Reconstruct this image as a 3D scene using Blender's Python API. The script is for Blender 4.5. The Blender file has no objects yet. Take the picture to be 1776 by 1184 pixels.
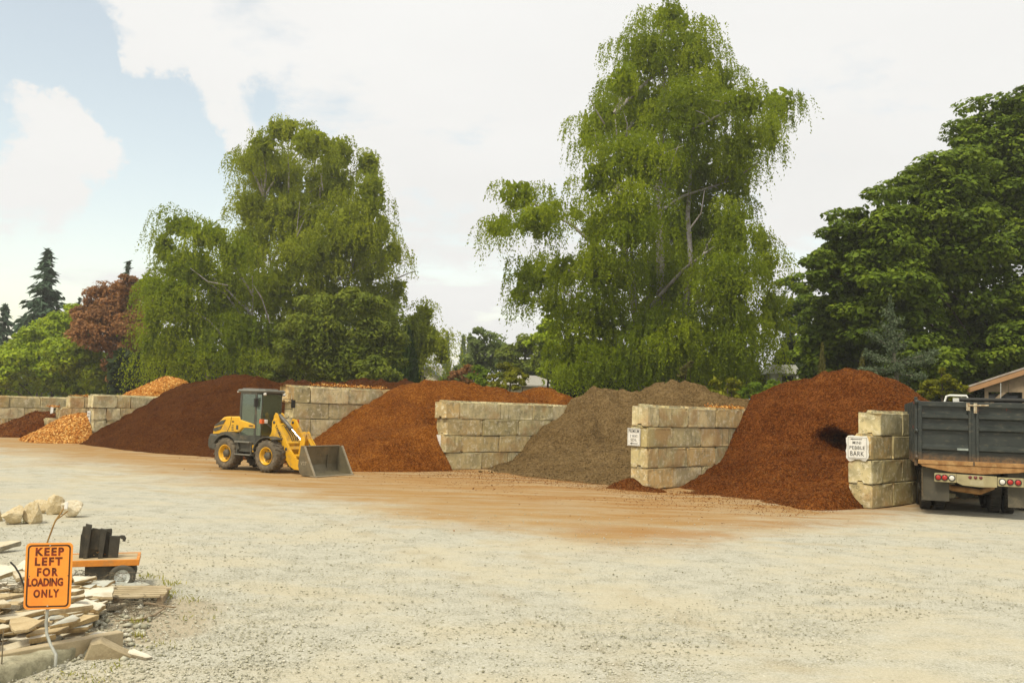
import bpy, bmesh, math, random
import numpy as np
from mathutils import Vector, Matrix, noise as mnoise

random.seed(7)
RNG = np.random.default_rng(11)
scene = bpy.context.scene
COL = scene.collection

# ------------------------------------------------------------------ camera
FPX, CAM_H = 1600.0, 2.2                      # focal length in photo pixels (1776 wide), eye height
pitch, roll = math.atan(118.9 / FPX), math.atan(.0303)
FW = np.array([0, math.cos(pitch), math.sin(pitch)])
_r = np.array([1., 0, 0]); _u = np.cross(_r, FW)
RT = _r * math.cos(roll) + _u * math.sin(roll)
UP = -_r * math.sin(roll) + _u * math.cos(roll)
cam_d = bpy.data.cameras.new('camera')
cam_d.sensor_width = 36.0
cam_d.lens = 36.0 * FPX / 1776.0
cam_d.clip_end = 6000
cam_d.clip_start = .1
cam = bpy.data.objects.new('camera', cam_d); COL.objects.link(cam)
cam.matrix_world = Matrix(((RT[0], UP[0], -FW[0], 0), (RT[1], UP[1], -FW[1], 0), (RT[2], UP[2], -FW[2], CAM_H), (0, 0, 0, 1)))
scene.camera = cam

def ray(px, py): return RT * ((px - 888) / FPX) + UP * ((592 - py) / FPX) + FW
def ground_at(px, py, z=0.):
    d = ray(px, py); t = (z - CAM_H) / d[2]; return np.array([0, 0, CAM_H]) + d * t
def at(px, py, Y):
    d = ray(px, py); return np.array([0, 0, CAM_H]) + d * (Y / d[1])
D2 = np.array([.7001, .7141]); P2 = np.array([.7141, -.7001])   # the bays run back along D2, their fronts along P2
def uv_of(X): return float(X[0] * P2[0] + X[1] * P2[1]), float(X[0] * D2[0] + X[1] * D2[1])
def xy_of(u, v): return P2[0] * u + D2[0] * v, P2[1] * u + D2[1] * v
def on_face(px, py, u):
    d = ray(px, py); t = u / (d[0] * P2[0] + d[1] * P2[1]); return uv_of(d * t)[1], CAM_H + d[2] * t

# ------------------------------------------------------------------ light
SUN_EL, SUN_AZ = math.radians(57), math.radians(-148)      # azimuth clockwise from straight ahead
SUN_STRENGTH, SKY_STRENGTH, CLOUD = 3.3, .10, 9.6
scene.view_settings.view_transform = 'Standard'
scene.view_settings.look = 'None'
scene.view_settings.exposure = 0.0
scene.view_settings.gamma = 1.0
scene.view_settings.use_curve_mapping = False
sun_d = bpy.data.lights.new('sun', 'SUN'); sun_d.energy = SUN_STRENGTH; sun_d.angle = math.radians(13); sun_d.color = (1, .93, .77)
sun = bpy.data.objects.new('sun', sun_d); COL.objects.link(sun)
_sd = Vector((math.sin(SUN_AZ) * math.cos(SUN_EL), math.cos(SUN_AZ) * math.cos(SUN_EL), math.sin(SUN_EL)))
sun.rotation_euler = _sd.to_track_quat('Z', 'Y').to_euler()

world = bpy.data.worlds.new('World'); scene.world = world; world.use_nodes = True
nt = world.node_tree; nt.nodes.clear()
def wn(t, **k):
    n = nt.nodes.new(t)
    for a, b in k.items(): setattr(n, a, b)
    return n
def wl(a, b): nt.links.new(a, b)
def wmath(op, a, b=None, c=None, clamp=False):
    n = wn('ShaderNodeMath', operation=op, use_clamp=clamp)
    for i, x in enumerate((a, b, c)):
        if x is None: continue
        if isinstance(x, (int, float)): n.inputs[i].default_value = x
        else: wl(x, n.inputs[i])
    return n.outputs[0]
sky = wn('ShaderNodeTexSky', sky_type='NISHITA', sun_disc=False, sun_elevation=SUN_EL, sun_rotation=SUN_AZ, air_density=1.0, dust_density=1.6, ozone_density=1.0)
tc = wn('ShaderNodeTexCoord'); sep = wn('ShaderNodeSeparateXYZ'); wl(tc.outputs['Generated'], sep.inputs[0])
zz = wmath('ADD', wmath('MAXIMUM', sep.outputs[2], 0.0), .16)
cmb = wn('ShaderNodeCombineXYZ'); wl(wmath('DIVIDE', sep.outputs[0], zz), cmb.inputs[0]); wl(wmath('DIVIDE', sep.outputs[1], zz), cmb.inputs[1])
def wnoise(scale, detail, off=0., rough=.55):
    n = wn('ShaderNodeTexNoise'); n.inputs['Scale'].default_value = scale; n.inputs['Detail'].default_value = detail; n.inputs['Roughness'].default_value = rough
    ad = wn('ShaderNodeVectorMath', operation='ADD'); ad.inputs[1].default_value = (off, off * .7, 0); wl(cmb.outputs[0], ad.inputs[0]); wl(ad.outputs[0], n.inputs['Vector'])
    return n.outputs['Fac']
clouds = wmath('ADD', wmath('MULTIPLY_ADD', wnoise(1.7, 10, 3.1, .6), 1.9, -.35), wmath('MULTIPLY', wnoise(.6, 3, 8.0), .5))
wv = wn('ShaderNodeTexNoise'); wv.inputs['Scale'].default_value = 11; wv.inputs['Detail'].default_value = 7; wv.inputs['Roughness'].default_value = .6; wl(tc.outputs['Generated'], wv.inputs['Vector'])
wc = wn('ShaderNodeVectorMath', operation='SUBTRACT'); wl(wv.outputs['Color'], wc.inputs[0]); wc.inputs[1].default_value = (.5, .5, .5)
wsc = wn('ShaderNodeVectorMath', operation='SCALE'); wl(wc.outputs[0], wsc.inputs[0]); wsc.inputs['Scale'].default_value = .16
wad = wn('ShaderNodeVectorMath', operation='ADD'); wl(tc.outputs['Generated'], wad.inputs[0]); wl(wsc.outputs[0], wad.inputs[1])   # billowing edges
def gap(px, py, rad, amp):                      # a clearing in the cloud cover towards one direction
    d = ray(px, py); d = d / np.linalg.norm(d)
    v = wn('ShaderNodeVectorMath', operation='DISTANCE'); wl(wad.outputs[0], v.inputs[0]); v.inputs[1].default_value = d
    e = wmath('POWER', math.e, wmath('MULTIPLY', wmath('POWER', v.outputs['Value'], 2.0), -1.0 / rad ** 2))
    return wmath('MULTIPLY', e, amp)
tot = clouds
for g in ((30, 40, .06, .9), (-60, 80, .09, .9), (110, 110, .05, .7), (200, 150, .045, .7), (255, 215, .05, .7), (310, 270, .06, .6), (360, 330, .06, .55), (430, 390, .05, .4), (470, 155, .025, .4), (300, 350, .06, .45), (235, 330, .04, .4),
          (60, 245, .012, .3), (110, 290, .02, .25), (30, 470, .06, .3), (180, 440, .05, .3), (900, 500, .10, .30), (720, 380, .05, .2), (1340, 430, .06, .35), (-600, 300, .3, .5), (-400, 60, .2, .6)):
    tot = wmath('SUBTRACT', tot, gap(*g))
for g in ((130, 215, .045, .75), (50, 200, .05, .7), (205, 265, .03, .5), (90, 360, .05, .5), (230, 60, .06, .5), (330, 130, .05, .4), (20, 140, .012, .5), (400, 230, .03, .3)):
    tot = wmath('ADD', tot, gap(*g))
mr = wn('ShaderNodeMapRange', interpolation_type='SMOOTHSTEP'); wl(tot, mr.inputs['Value'])
mr.inputs['From Min'].default_value = .33; mr.inputs['From Max'].default_value = .72
# thin veil even in the clearings
veil = wmath('MULTIPLY_ADD', mr.outputs[0], .74, .26)
mix = wn('ShaderNodeMix', data_type='RGBA'); wl(veil, mix.inputs[0])
tint = wn('ShaderNodeMix', data_type='RGBA', blend_type='MULTIPLY'); tint.inputs[0].default_value = 1; wl(sky.outputs[0], tint.inputs[6]); tint.inputs[7].default_value = (3.45, 2.82, 2.05, 1)
wl(tint.outputs[2], mix.inputs[6])
shade = wn('ShaderNodeMapRange'); wl(wnoise(.9, 6, 21.), shade.inputs['Value']); shade.inputs['From Min'].default_value = .3; shade.inputs['From Max'].default_value = .7
shade.inputs['To Min'].default_value = CLOUD * .93; shade.inputs['To Max'].default_value = CLOUD
cc = wn('ShaderNodeCombineXYZ'); wl(shade.outputs[0], cc.inputs[0]); wl(wmath('MULTIPLY', shade.outputs[0], .995), cc.inputs[1]); wl(wmath('MULTIPLY', shade.outputs[0], .97), cc.inputs[2])
wl(cc.outputs[0], mix.inputs[7])
bg = wn('ShaderNodeBackground'); bg.inputs['Strength'].default_value = SKY_STRENGTH; wl(mix.outputs[2], bg.inputs['Color'])
out = wn('ShaderNodeOutputWorld'); wl(bg.outputs[0], out.inputs['Surface'])

# ------------------------------------------------------------------ helpers
def tag(o, label=None, cat=None, group=None, kind=None):
    if label: o['label'] = label
    if cat: o['category'] = cat
    if group: o['group'] = group
    if kind: o['kind'] = kind
    return o
def empty(name, loc=(0, 0, 0), rz=0., label=None, cat=None, group=None):
    o = bpy.data.objects.new(name, None); o.empty_display_size = .2; COL.objects.link(o)
    o.location = loc; o.rotation_euler = (0, 0, rz)
    return tag(o, label, cat, group)
def link(name, me, parent=None):
    o = bpy.data.objects.new(name, me); COL.objects.link(o)
    if parent is not None: o.parent = parent
    return o
def copy_tree(o, parent=None):
    c = o.copy(); COL.objects.link(c)
    if parent is not None: c.parent = parent
    for ch in [x for x in COL.objects if x.parent == o]: copy_tree(ch, c)
    return c

class MB:
    """collects simple shapes into one mesh"""
    def __init__(s): s.v = []; s.f = []; s.m = []; s.sm = []
    def add(s, vs, fs, mi=0, smooth=False):
        b = len(s.v); s.v += [tuple(float(c) for c in x) for x in vs]
        for f in fs: s.f.append(tuple(i + b for i in f)); s.m.append(mi); s.sm.append(smooth)
        return s
    def box(s, x0, x1, y0, y1, z0, z1, mi=0, M=None):
        vs = [(x, y, z) for x in (x0, x1) for y in (y0, y1) for z in (z0, z1)]
        if M is not None: vs = [M @ Vector(q) for q in vs]
        return s.add(vs, [(0, 1, 3, 2), (4, 6, 7, 5), (0, 4, 5, 1), (2, 3, 7, 6), (0, 2, 6, 4), (1, 5, 7, 3)], mi)
    def prism(s, poly, a, b, axis='y', mi=0, M=None, bev=0.):
        """polygon (two coords) extruded along the axis from a to b; poly is (x,z) for y, (y,z) for x, (x,y) for z"""
        n = len(poly); cx = sum(p[0] for p in poly) / n; cy = sum(p[1] for p in poly) / n
        def P(p, t): return (p[0], t, p[1]) if axis == 'y' else (t, p[0], p[1]) if axis == 'x' else (p[0], p[1], t)
        if bev:
            def ins(p):
                L = math.hypot(p[0] - cx, p[1] - cy) or 1; k = max(0, 1 - bev * 1.2 / L); return (cx + (p[0] - cx) * k, cy + (p[1] - cy) * k)
            sg = 1 if b > a else -1
            rings = [([ins(p) for p in poly], a), (poly, a + sg * bev), (poly, b - sg * bev), ([ins(p) for p in poly], b)]
        else: rings = [(poly, a), (poly, b)]
        vs = [P(p, t) for pl, t in rings for p in pl]
        if M is not None: vs = [M @ Vector(q) for q in vs]
        fs = [tuple(range(n - 1, -1, -1)), tuple(range((len(rings) - 1) * n, len(rings) * n))]
        for k in range(len(rings) - 1):
            for i in range(n): j = (i + 1) % n; fs.append((k * n + i, k * n + j, k * n + n + j, k * n + n + i))
        return s.add(vs, fs, mi)
    def tube(s, pts, rad, n=8, mi=0, caps=True, smooth=True):
        pts = [Vector(p) for p in pts]; rads = rad if isinstance(rad, (list, tuple)) else [rad] * len(pts)
        vs = []; prev = None
        for i, p in enumerate(pts):
            t = (pts[min(i + 1, len(pts) - 1)] - pts[max(i - 1, 0)]).normalized()
            a = prev - t * prev.dot(t) if prev is not None else (Vector((0, 0, 1)) if abs(t.z) < .9 else Vector((1, 0, 0))).cross(t)
            a.normalize(); prev = a; b = t.cross(a)
            for k in range(n): an = 2 * math.pi * k / n; vs.append(p + (a * math.cos(an) + b * math.sin(an)) * rads[i])
        fs = []
        for i in range(len(pts) - 1):
            for k in range(n): j = (k + 1) % n; fs.append((i * n + k, i * n + j, i * n + n + j, i * n + n + k))
        s.add(vs, fs, mi, smooth)
        if caps: s.add(vs[:n], [tuple(range(n - 1, -1, -1))], mi); s.add(vs[-n:], [tuple(range(n))], mi)
        return s
    def lathe(s, prof, n=24, mi=0, M=None, smooth=True):
        """profile (radius, along y) spun round the y axis"""
        vs = []
        for (r, y) in prof:
            for k in range(n): an = 2 * math.pi * k / n; vs.append((r * math.cos(an), y, r * math.sin(an)))
        if M is not None: vs = [M @ Vector(q) for q in vs]
        fs = []
        for i in range(len(prof) - 1):
            for k in range(n): j = (k + 1) % n; fs.append((i * n + k, i * n + j, i * n + n + j, i * n + n + k))
        return s.add(vs, fs, mi, smooth)
    def build(s, name, mats, parent=None, bevel=0., auto=True):
        me = bpy.data.meshes.new(name); me.from_pydata(s.v, [], s.f)
        for m in (mats if isinstance(mats, (list, tuple)) else [mats]): me.materials.append(m)
        me.polygons.foreach_set('material_index', s.m); me.polygons.foreach_set('use_smooth', s.sm)
        bm = bmesh.new(); bm.from_mesh(me); bmesh.ops.recalc_face_normals(bm, faces=bm.faces); bm.to_mesh(me); bm.free()
        me.update(); o = link(name, me, parent)
        if bevel:
            md = o.modifiers.new('bevel', 'BEVEL'); md.width = bevel; md.segments = 2; md.limit_method = 'ANGLE'; md.angle_limit = math.radians(40)
        return o

def np_mesh(name, V, Q, mat_, parent=None, tint=None, smooth=False):
    me = bpy.data.meshes.new(name); n, m = len(V), len(Q); k = Q.shape[1]
    me.vertices.add(n); me.vertices.foreach_set('co', np.ascontiguousarray(V, np.float32).ravel())
    me.loops.add(m * k); me.loops.foreach_set('vertex_index', np.ascontiguousarray(Q, np.int32).ravel())
    me.polygons.add(m); me.polygons.foreach_set('loop_start', np.arange(0, m * k, k, dtype=np.int32))
    if smooth: me.polygons.foreach_set('use_smooth', np.ones(m, bool))
    me.update(calc_edges=True)
    if tint is not None:
        a = me.attributes.new('tint', 'FLOAT', 'FACE'); a.data.foreach_set('value', np.ascontiguousarray(tint, np.float32))
    me.materials.append(mat_)
    return link(name, me, parent)

def fbm(x, y, z=0., o=4):
    return mnoise.fractal(Vector((x, y, z)), .8, 2.1, o)

# ------------------------------------------------------------------ materials
class NG:
    def __init__(s, name):
        s.mat = bpy.data.materials.new(name); s.mat.use_nodes = True; s.t = s.mat.node_tree; s.t.nodes.clear()
        s.out = s.t.nodes.new('ShaderNodeOutputMaterial')
    def n(s, typ, ins=None, **k):
        n = s.t.nodes.new(typ)
        for a, b in k.items(): setattr(n, a, b)
        for key, val in (ins or {}).items(): s.set(n, key, val)
        return n
    def set(s, n, key, val):
        if hasattr(val, 'is_linked') or isinstance(val, bpy.types.NodeSocket): s.t.links.new(val, n.inputs[key])
        else: n.inputs[key].default_value = val
    def math(s, op, a, b=0., c=0., clamp=False):
        n = s.n('ShaderNodeMath', operation=op, use_clamp=clamp)
        for i, x in enumerate((a, b, c)): s.set(n, i, x)
        return n.outputs[0]
    def mix(s, f, a, b, mode='MIX'):
        n = s.n('ShaderNodeMix', data_type='RGBA', blend_type=mode)
        s.set(n, 0, f); s.set(n, 6, a if not isinstance(a, tuple) else (*a[:3], 1)); s.set(n, 7, b if not isinstance(b, tuple) else (*b[:3], 1))
        return n.outputs[2]
    def ramp(s, f, stops):
        n = s.n('ShaderNodeValToRGB'); s.t.links.new(f, n.inputs[0]); e = n.color_ramp.elements
        while len(e) > 1: e.remove(e[0])
        e[0].position = stops[0][0]; e[0].color = (*stops[0][1], 1)
        for p, c in stops[1:]: q = e.new(p); q.color = (*c, 1)
        return n.outputs[0]
    def mr(s, v, a, b, c=0., d=1., smooth=True):
        n = s.n('ShaderNodeMapRange', interpolation_type='SMOOTHSTEP' if smooth else 'LINEAR')
        for i, x in enumerate((v, a, b, c, d)): s.set(n, i, x)
        return n.outputs[0]
    def pos(s): return s.n('ShaderNodeNewGeometry').outputs['Position']
    def obj(s): return s.n('ShaderNodeTexCoord').outputs['Object']
    def noise(s, vec, scale, detail=4, rough=.55, out='Fac'):
        return s.n('ShaderNodeTexNoise', {'Vector': vec, 'Scale': scale, 'Detail': detail, 'Roughness': rough}).outputs[out]
    def vor(s, vec, scale, feature='F1', out='Distance', rnd=1.):
        return s.n('ShaderNodeTexVoronoi', {'Vector': vec, 'Scale': scale, 'Randomness': rnd}, feature=feature).outputs[out]
    def scl(s, vec, xyz):
        n = s.n('ShaderNodeVectorMath', {0: vec, 1: xyz}, operation='MULTIPLY'); return n.outputs[0]
    def dot(s, vec, xyz):
        n = s.n('ShaderNodeVectorMath', {0: vec, 1: xyz}, operation='DOT_PRODUCT'); return n.outputs['Value']
    def sep(s, vec, i):
        return s.n('ShaderNodeSeparateXYZ', {0: vec}).outputs[i]
    def bump(s, h, strength=.5, dist=.02, nrm=None):
        i = {'Height': h, 'Strength': strength, 'Distance': dist}
        if nrm is not None: i['Normal'] = nrm
        return s.n('ShaderNodeBump', i).outputs[0]
    def rnd(s): return s.n('ShaderNodeObjectInfo').outputs['Random']
    def attr(s, name): return s.n('ShaderNodeAttribute', attribute_name=name).outputs['Fac']
    def finish(s, color, rough=.8, normal=None, metallic=0., spec=.3, extra=None):
        i = {'Base Color': color if not isinstance(color, tuple) else (*color[:3], 1), 'Roughness': rough, 'Metallic': metallic, 'Specular IOR Level': spec}
        if normal is not None: i['Normal'] = normal
        b = s.n('ShaderNodeBsdfPrincipled', i); s.b = b
        s.t.links.new(b.outputs[0], s.out.inputs[0]); return s.mat

def weathered(name, c1, c2, scale=6., rough=.6, bump=.15, metallic=0., spec=.35, dirt=None, dirt_amt=.5, fine=60., rnd=.0):
    g = NG(name); o = g.obj()
    n1 = g.noise(o, scale, 6, .62); n2 = g.noise(o, fine, 3)
    f = g.math('ADD', g.math('MULTIPLY', n1, .7), g.math('MULTIPLY', n2, .3))
    col = g.mix(g.mr(f, .36, .64), c1, c2)
    if rnd: col = g.mix(g.math('MULTIPLY', g.rnd(), rnd), col, tuple(x * .45 for x in c1))
    if dirt: col = g.mix(g.math('MULTIPLY', g.mr(g.noise(o, scale * .6, 7, .7), .5, .68), dirt_amt), col, dirt)
    return g.finish(col, g.mr(n1, .3, .7, rough - .12, min(1, rough + .12)) if rough < .9 else rough, g.bump(f, bump, .01), metallic, spec)

def leaf_mat(name, a, b, c, trans=.3, rough=.5, tcol=None):
    """three leaf colours picked leaf by leaf; light passes through thin leaves"""
    g = NG(name); t = g.attr('tint')
    col = g.ramp(t, [(0., a), (.5, b), (1., c)])
    pb = g.n('ShaderNodeBsdfPrincipled', {'Base Color': col, 'Roughness': rough, 'Specular IOR Level': .10})
    tr = g.n('ShaderNodeBsdfTranslucent', {'Color': g.mix(.5, col, tcol or (c[0] * 1.6, c[1] * 1.6, c[2] * .8))})
    mx = g.n('ShaderNodeMixShader', {0: trans}); g.t.links.new(pb.outputs[0], mx.inputs[1]); g.t.links.new(tr.outputs[0], mx.inputs[2])
    g.t.links.new(mx.outputs[0], g.out.inputs[0]); return g.mat
# ================================================================== SETTING: ground
def ground_material():
    g = NG('gravel_yard'); p = g.pos()
    u = g.dot(p, (P2[0], P2[1], 0)); v = g.dot(p, (D2[0], D2[1], 0))
    wob = g.noise(p, .35, 5, .6); wob2 = g.noise(p, 1.6, 5, .65)
    vv = g.math('ADD', v, g.math('ADD', g.math('MULTIPLY_ADD', wob, 7., -3.5), g.math('MULTIPLY_ADD', wob2, 3.4, -1.7)))
    uu = g.math('ADD', u, g.math('ADD', g.math('MULTIPLY_ADD', wob, -3., 1.5), g.math('MULTIPLY_ADD', wob2, 2.0, -1.)))
    along = g.scl(p, (.22, 1.3, 1)); streak = g.noise(along, 1.1, 6, .68)
    # pebbles
    v1 = g.vor(p, 48.); c1 = g.vor(p, 48., out='Color'); v2 = g.vor(p, 110.); c2 = g.vor(p, 110., out='Color')
    val = g.math('ADD', g.math('MULTIPLY', g.sep(c1, 0), .5), g.math('MULTIPLY', g.sep(c2, 1), .5))
    stone = g.ramp(val, [(.1, (0.348, 0.339, 0.261)), (.45, (0.474, 0.455, 0.361)), (.75, (0.521, 0.503, 0.417)), (1., (0.616, 0.599, 0.530))])
    dusty = g.mix(g.noise(p, 30., 3), (.545, .475, .315), (.485, .42, .275))
    compact = g.mr(g.math('ADD', g.math('MULTIPLY', g.noise(p, .5, 5, .6), .6), g.math('MULTIPLY', streak, .4)), .44, .60)
    # loose gravel lies towards the lower left and lower right, the driven middle is packed dust
    base = g.mix(g.math('MULTIPLY_ADD', compact, .5, .10), stone, dusty)
    gaps = g.math('MULTIPLY', g.mr(v1, .42, .75), g.mr(g.noise(p, 2.2, 6, .7), .45, .62))
    base = g.mix(g.math('MULTIPLY', gaps, g.math('MULTIPLY_ADD', compact, -.4, .58)), base, (0.103, 0.095, 0.051))  # shade between the pebbles painted dark
    fleck_shade = g.math('MULTIPLY', g.mr(g.noise(g.scl(p, (1, 1.6, 1)), 11., 5, .75), .62, .70), .45)
    base = g.mix(fleck_shade, base, (0.126, 0.111, 0.059))  # small streaky shadows painted into the gravel colour
    # dust and bark ground into the yard in front of the bays
    stain = g.math('MULTIPLY', g.mr(vv, 9.8, 15.0), g.mr(uu, -7.8, -11.0))
    bark = g.mix(g.mr(g.noise(p, 9., 6, .7), .35, .65), (0.348, 0.194, 0.067), (0.284, 0.134, 0.040))
    pale = g.mix(g.noise(p, 14., 4), (0.395, 0.237, 0.083), (0.340, 0.198, 0.063))
    heavy = g.math('MULTIPLY', g.mr(vv, 12.6, 19.0), g.mr(streak, .40, .62))
    base = g.mix(g.math('MULTIPLY', stain, g.mr(streak, .30, .62, .62, 1.)), base, pale)
    base = g.mix(g.math('MULTIPLY', g.math('MULTIPLY', heavy, stain), .85), base, bark)
    # faint wheel tracks of the loader
    for cx, cy, R in ((.5, 40., 18.), (.5, 40., 19.5), (-30., 0., 32.), (-30., 0., 33.6), (9., 44., 26.), (9., 44., 27.6)):
        d = g.n('ShaderNodeVectorMath', {0: g.scl(p, (1, 1, 0)), 1: (cx, cy, 0)}, operation='DISTANCE').outputs['Value']
        tr = g.mr(g.math('ABSOLUTE', g.math('ADD', g.math('SUBTRACT', d, R), g.math('MULTIPLY_ADD', wob2, .5, -.25))), .26, .10)
        base = g.mix(g.math('MULTIPLY', g.math('MULTIPLY', tr, g.mr(g.noise(p, 1.1, 4), .42, .6)), .30), base, (.40, .325, .195))
    # tongue of bark dropped by the loader
    tx, ty = ground_at(1140, 922)[:2]
    dx = g.math('DIVIDE', g.math('SUBTRACT', g.sep(p, 0), tx), 2.0); dy = g.math('DIVIDE', g.math('SUBTRACT', g.sep(p, 1), ty), .95)
    rr = g.math('ADD', g.math('MULTIPLY', dx, dx), g.math('MULTIPLY', dy, dy))
    base = g.mix(g.math('MULTIPLY', g.mr(g.math('ADD', rr, g.math('MULTIPLY_ADD', wob2, 2.6, -1.3)), 1.2, .0), .55), base, (0.332, 0.166, 0.051))
    # soil and the ground behind the bays
    back = g.mr(v, 26., 32.)
    base = g.mix(back, base, g.mix(g.noise(p, 1.2, 5), (0.079, 0.067, 0.036), (0.071, 0.079, 0.028)))
    # pale earth round the flagstones
    ex, ey = ground_at(255, 1075)[:2]
    dx = g.math('DIVIDE', g.math('SUBTRACT', g.sep(p, 0), ex), .75); dy = g.math('DIVIDE', g.math('SUBTRACT', g.sep(p, 1), ey), 1.35)
    rr = g.math('ADD', g.math('ADD', g.math('MULTIPLY', dx, dx), g.math('MULTIPLY', dy, dy)), g.math('MULTIPLY_ADD', wob2, 1.4, -.7))
    base = g.mix(g.math('MULTIPLY', g.mr(rr, 1.1, .3), .75), base, g.mix(g.noise(p, 25., 5, .7), (0.490, 0.419, 0.292), (0.332, 0.261, 0.158)))
    h = g.math('ADD', g.math('MULTIPLY', g.math('SUBTRACT', 1., v1), g.math('MULTIPLY_ADD', compact, -.6, .8)), g.math('MULTIPLY', g.math('SUBTRACT', 1., v2), .35))
    h2 = g.math('ADD', h, g.math('MULTIPLY', g.noise(p, 4., 5), 2.2))
    return g.finish(base, .95, g.bump(h2, .55, .025), 0, .15)
GROUND = ground_material()
# one sheet to the horizon; finer near the camera where the yard is slightly uneven
def ground_sheet():
    xs = np.concatenate([[-1500, -600, -250, -90], np.linspace(-45, 30, 120), [60, 250, 600, 1500]])
    ys = np.concatenate([[-200, -12], np.linspace(-2, 60, 110), [90, 160, 400, 800, 1800]])
    X, Y = np.meshgrid(xs, ys)
    Z = np.zeros_like(X)
    for i in range(X.shape[0]):
        for j in range(X.shape[1]):
            if abs(X[i, j]) < 46 and -3 < Y[i, j] < 61: Z[i, j] = .035 * fbm(X[i, j] * .3, Y[i, j] * .3, 3., 3) - .012
    V = np.stack([X, Y, Z], -1).reshape(-1, 3); ny, nx = X.shape
    idx = np.arange(nx * ny).reshape(ny, nx)
    Q = np.stack([idx[:-1, :-1], idx[:-1, 1:], idx[1:, 1:], idx[1:, :-1]], -1).reshape(-1, 4)
    o = np_mesh('ground', V, Q, GROUND, smooth=True); tag(o, kind='structure')
ground_sheet()

# loose stones lying on the yard: real small stones, too many to count
def loose_stones(name, mat_, n, area, size, sink=.3, seed=1, dens=None):
    r = np.random.default_rng(seed)
    P = []
    while len(P) < n:
        q = area(r)
        if dens is None or r.random() < dens(q): P.append(q)
    P = np.array(P)
    base = np.array([[1, 0, 0], [0, 1, 0], [-1, 0, 0], [0, -1, 0], [0, 0, 1], [0, 0, -1]], float)
    fs = np.array([[0, 1, 4], [1, 2, 4], [2, 3, 4], [3, 0, 4], [1, 0, 5], [2, 1, 5], [3, 2, 5], [0, 3, 5]])
    s = size[0] * (size[1] / size[0]) ** (r.random(n) ** 2.2)
    V = base[None] * (1 + r.uniform(-.35, .35, (n, 6, 1))) * s[:, None, None] * np.stack([r.uniform(.7, 1.3, n), r.uniform(.6, 1.1, n), r.uniform(.35, .7, n)], -1)[:, None, :]
    a = r.uniform(0, 6.28, n); ca, sa = np.cos(a)[:, None], np.sin(a)[:, None]
    V = np.stack([V[..., 0] * ca - V[..., 1] * sa, V[..., 0] * sa + V[..., 1] * ca, V[..., 2]], -1)
    V += np.stack([P[:, 0], P[:, 1], s * (.5 - sink) * .6], -1)[:, None, :]
    Q = (fs[None] + (np.arange(n) * 6)[:, None, None]).reshape(-1, 3)
    return np_mesh(name, V.reshape(-1, 3), Q, mat_, tint=np.repeat(r.random(n), 8))
def stone_mat():
    g = NG('gravel_stones'); t = g.attr('tint')
    return g.finish(g.ramp(t, [(0, (.25, .235, .155)), (.3, (.41, .39, .28)), (.7, (.50, .475, .36)), (1, (.60, .565, .45))]), .9, None, 0, .2)
STONES = stone_mat()
def stone_area(r):
    px = r.uniform(-60, 1840); py = 880 + 310 * r.random() ** .8
    return ground_at(px, py)[:2]
def stone_dens(q):
    x, y = q
    f = .25 + .9 * max(0, fbm(x * .45, y * .45, 9., 4) + .15)
    if x < -1.8: f += .75
    if x > 3 and y < 14: f += .35
    return f
tag(loose_stones('gravel', STONES, 24000, stone_area, (.006, .021), seed=3, dens=stone_dens), 'loose pale gravel scattered over the yard', 'gravel', kind='stuff')

# ================================================================== walls of stacked concrete blocks
def concrete_material():
    g = NG('precast_concrete'); o = g.obj(); r = g.rnd(); p = g.pos()
    off = g.n('ShaderNodeVectorMath', {0: o, 1: g.n('ShaderNodeCombineXYZ', {0: g.math('MULTIPLY', r, 37.), 1: g.math('MULTIPLY', r, 11.), 2: r}).outputs[0]}, operation='ADD').outputs[0]
    tone = g.ramp(r, [(0.00, (0.467, 0.382, 0.172)), (0.20, (0.637, 0.531, 0.269)), (0.40, (0.538, 0.460, 0.239)), (0.55, (0.735, 0.623, 0.345)), (0.70, (0.651, 0.446, 0.179)), (0.85, (0.580, 0.489, 0.247)), (1.00, (0.778, 0.666, 0.389))])
    n1 = g.noise(off, 1.6, 7, .65); n2 = g.noise(off, 7., 6, .7); n3 = g.noise(off, 45., 3)
    col = g.mix(g.mr(n1, .40, .62), tone, g.mix(.55, tone, (.23, .21, .125)))
    col = g.mix(g.math('MULTIPLY', g.mr(n2, .50, .64), .7), col, (.78, .71, .50))
    st = g.noise(g.scl(off, (2.6, 2.6, .4)), 2.2, 6, .65)
    col = g.mix(g.math('MULTIPLY', g.mr(st, .54, .72), .6), col, (.17, .155, .085))
    lich = g.math('MULTIPLY', g.mr(g.noise(off, 3.1, 6, .75), .54, .66), g.mr(n3, .42, .58))
    col = g.mix(g.math('MULTIPLY', lich, .8), col, (.115, .105, .06))
    orange = g.math('MULTIPLY', g.mr(g.noise(off, 1.1, 4), .50, .66), .6)
    col = g.mix(orange, col, (.44, .26, .10))
    # darker narrow band along every block's top and bottom edges
    z = g.sep(o, 2); edge = g.math('MAXIMUM', g.mr(z, .06, .0), g.mr(z, .545, .605))
    col = g.mix(g.math('MULTIPLY', edge, g.mr(n2, .42, .62, 0, .75)), col, (.13, .115, .065))
    h = g.math('ADD', g.math('ADD', g.math('MULTIPLY', n1, .6), g.math('MULTIPLY', n2, .5)), g.math('MULTIPLY', n3, .15))
    pit = g.mr(g.vor(off, 26.), .0, .16)
    return g.finish(col, .92, g.bump(g.math('ADD', h, g.math('MULTIPLY', pit, .16)), .8, .035), 0, .2)
CONCRETE = concrete_material()
BH, BT = .61, .61      # course height, block thickness
_bcache = {}
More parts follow.
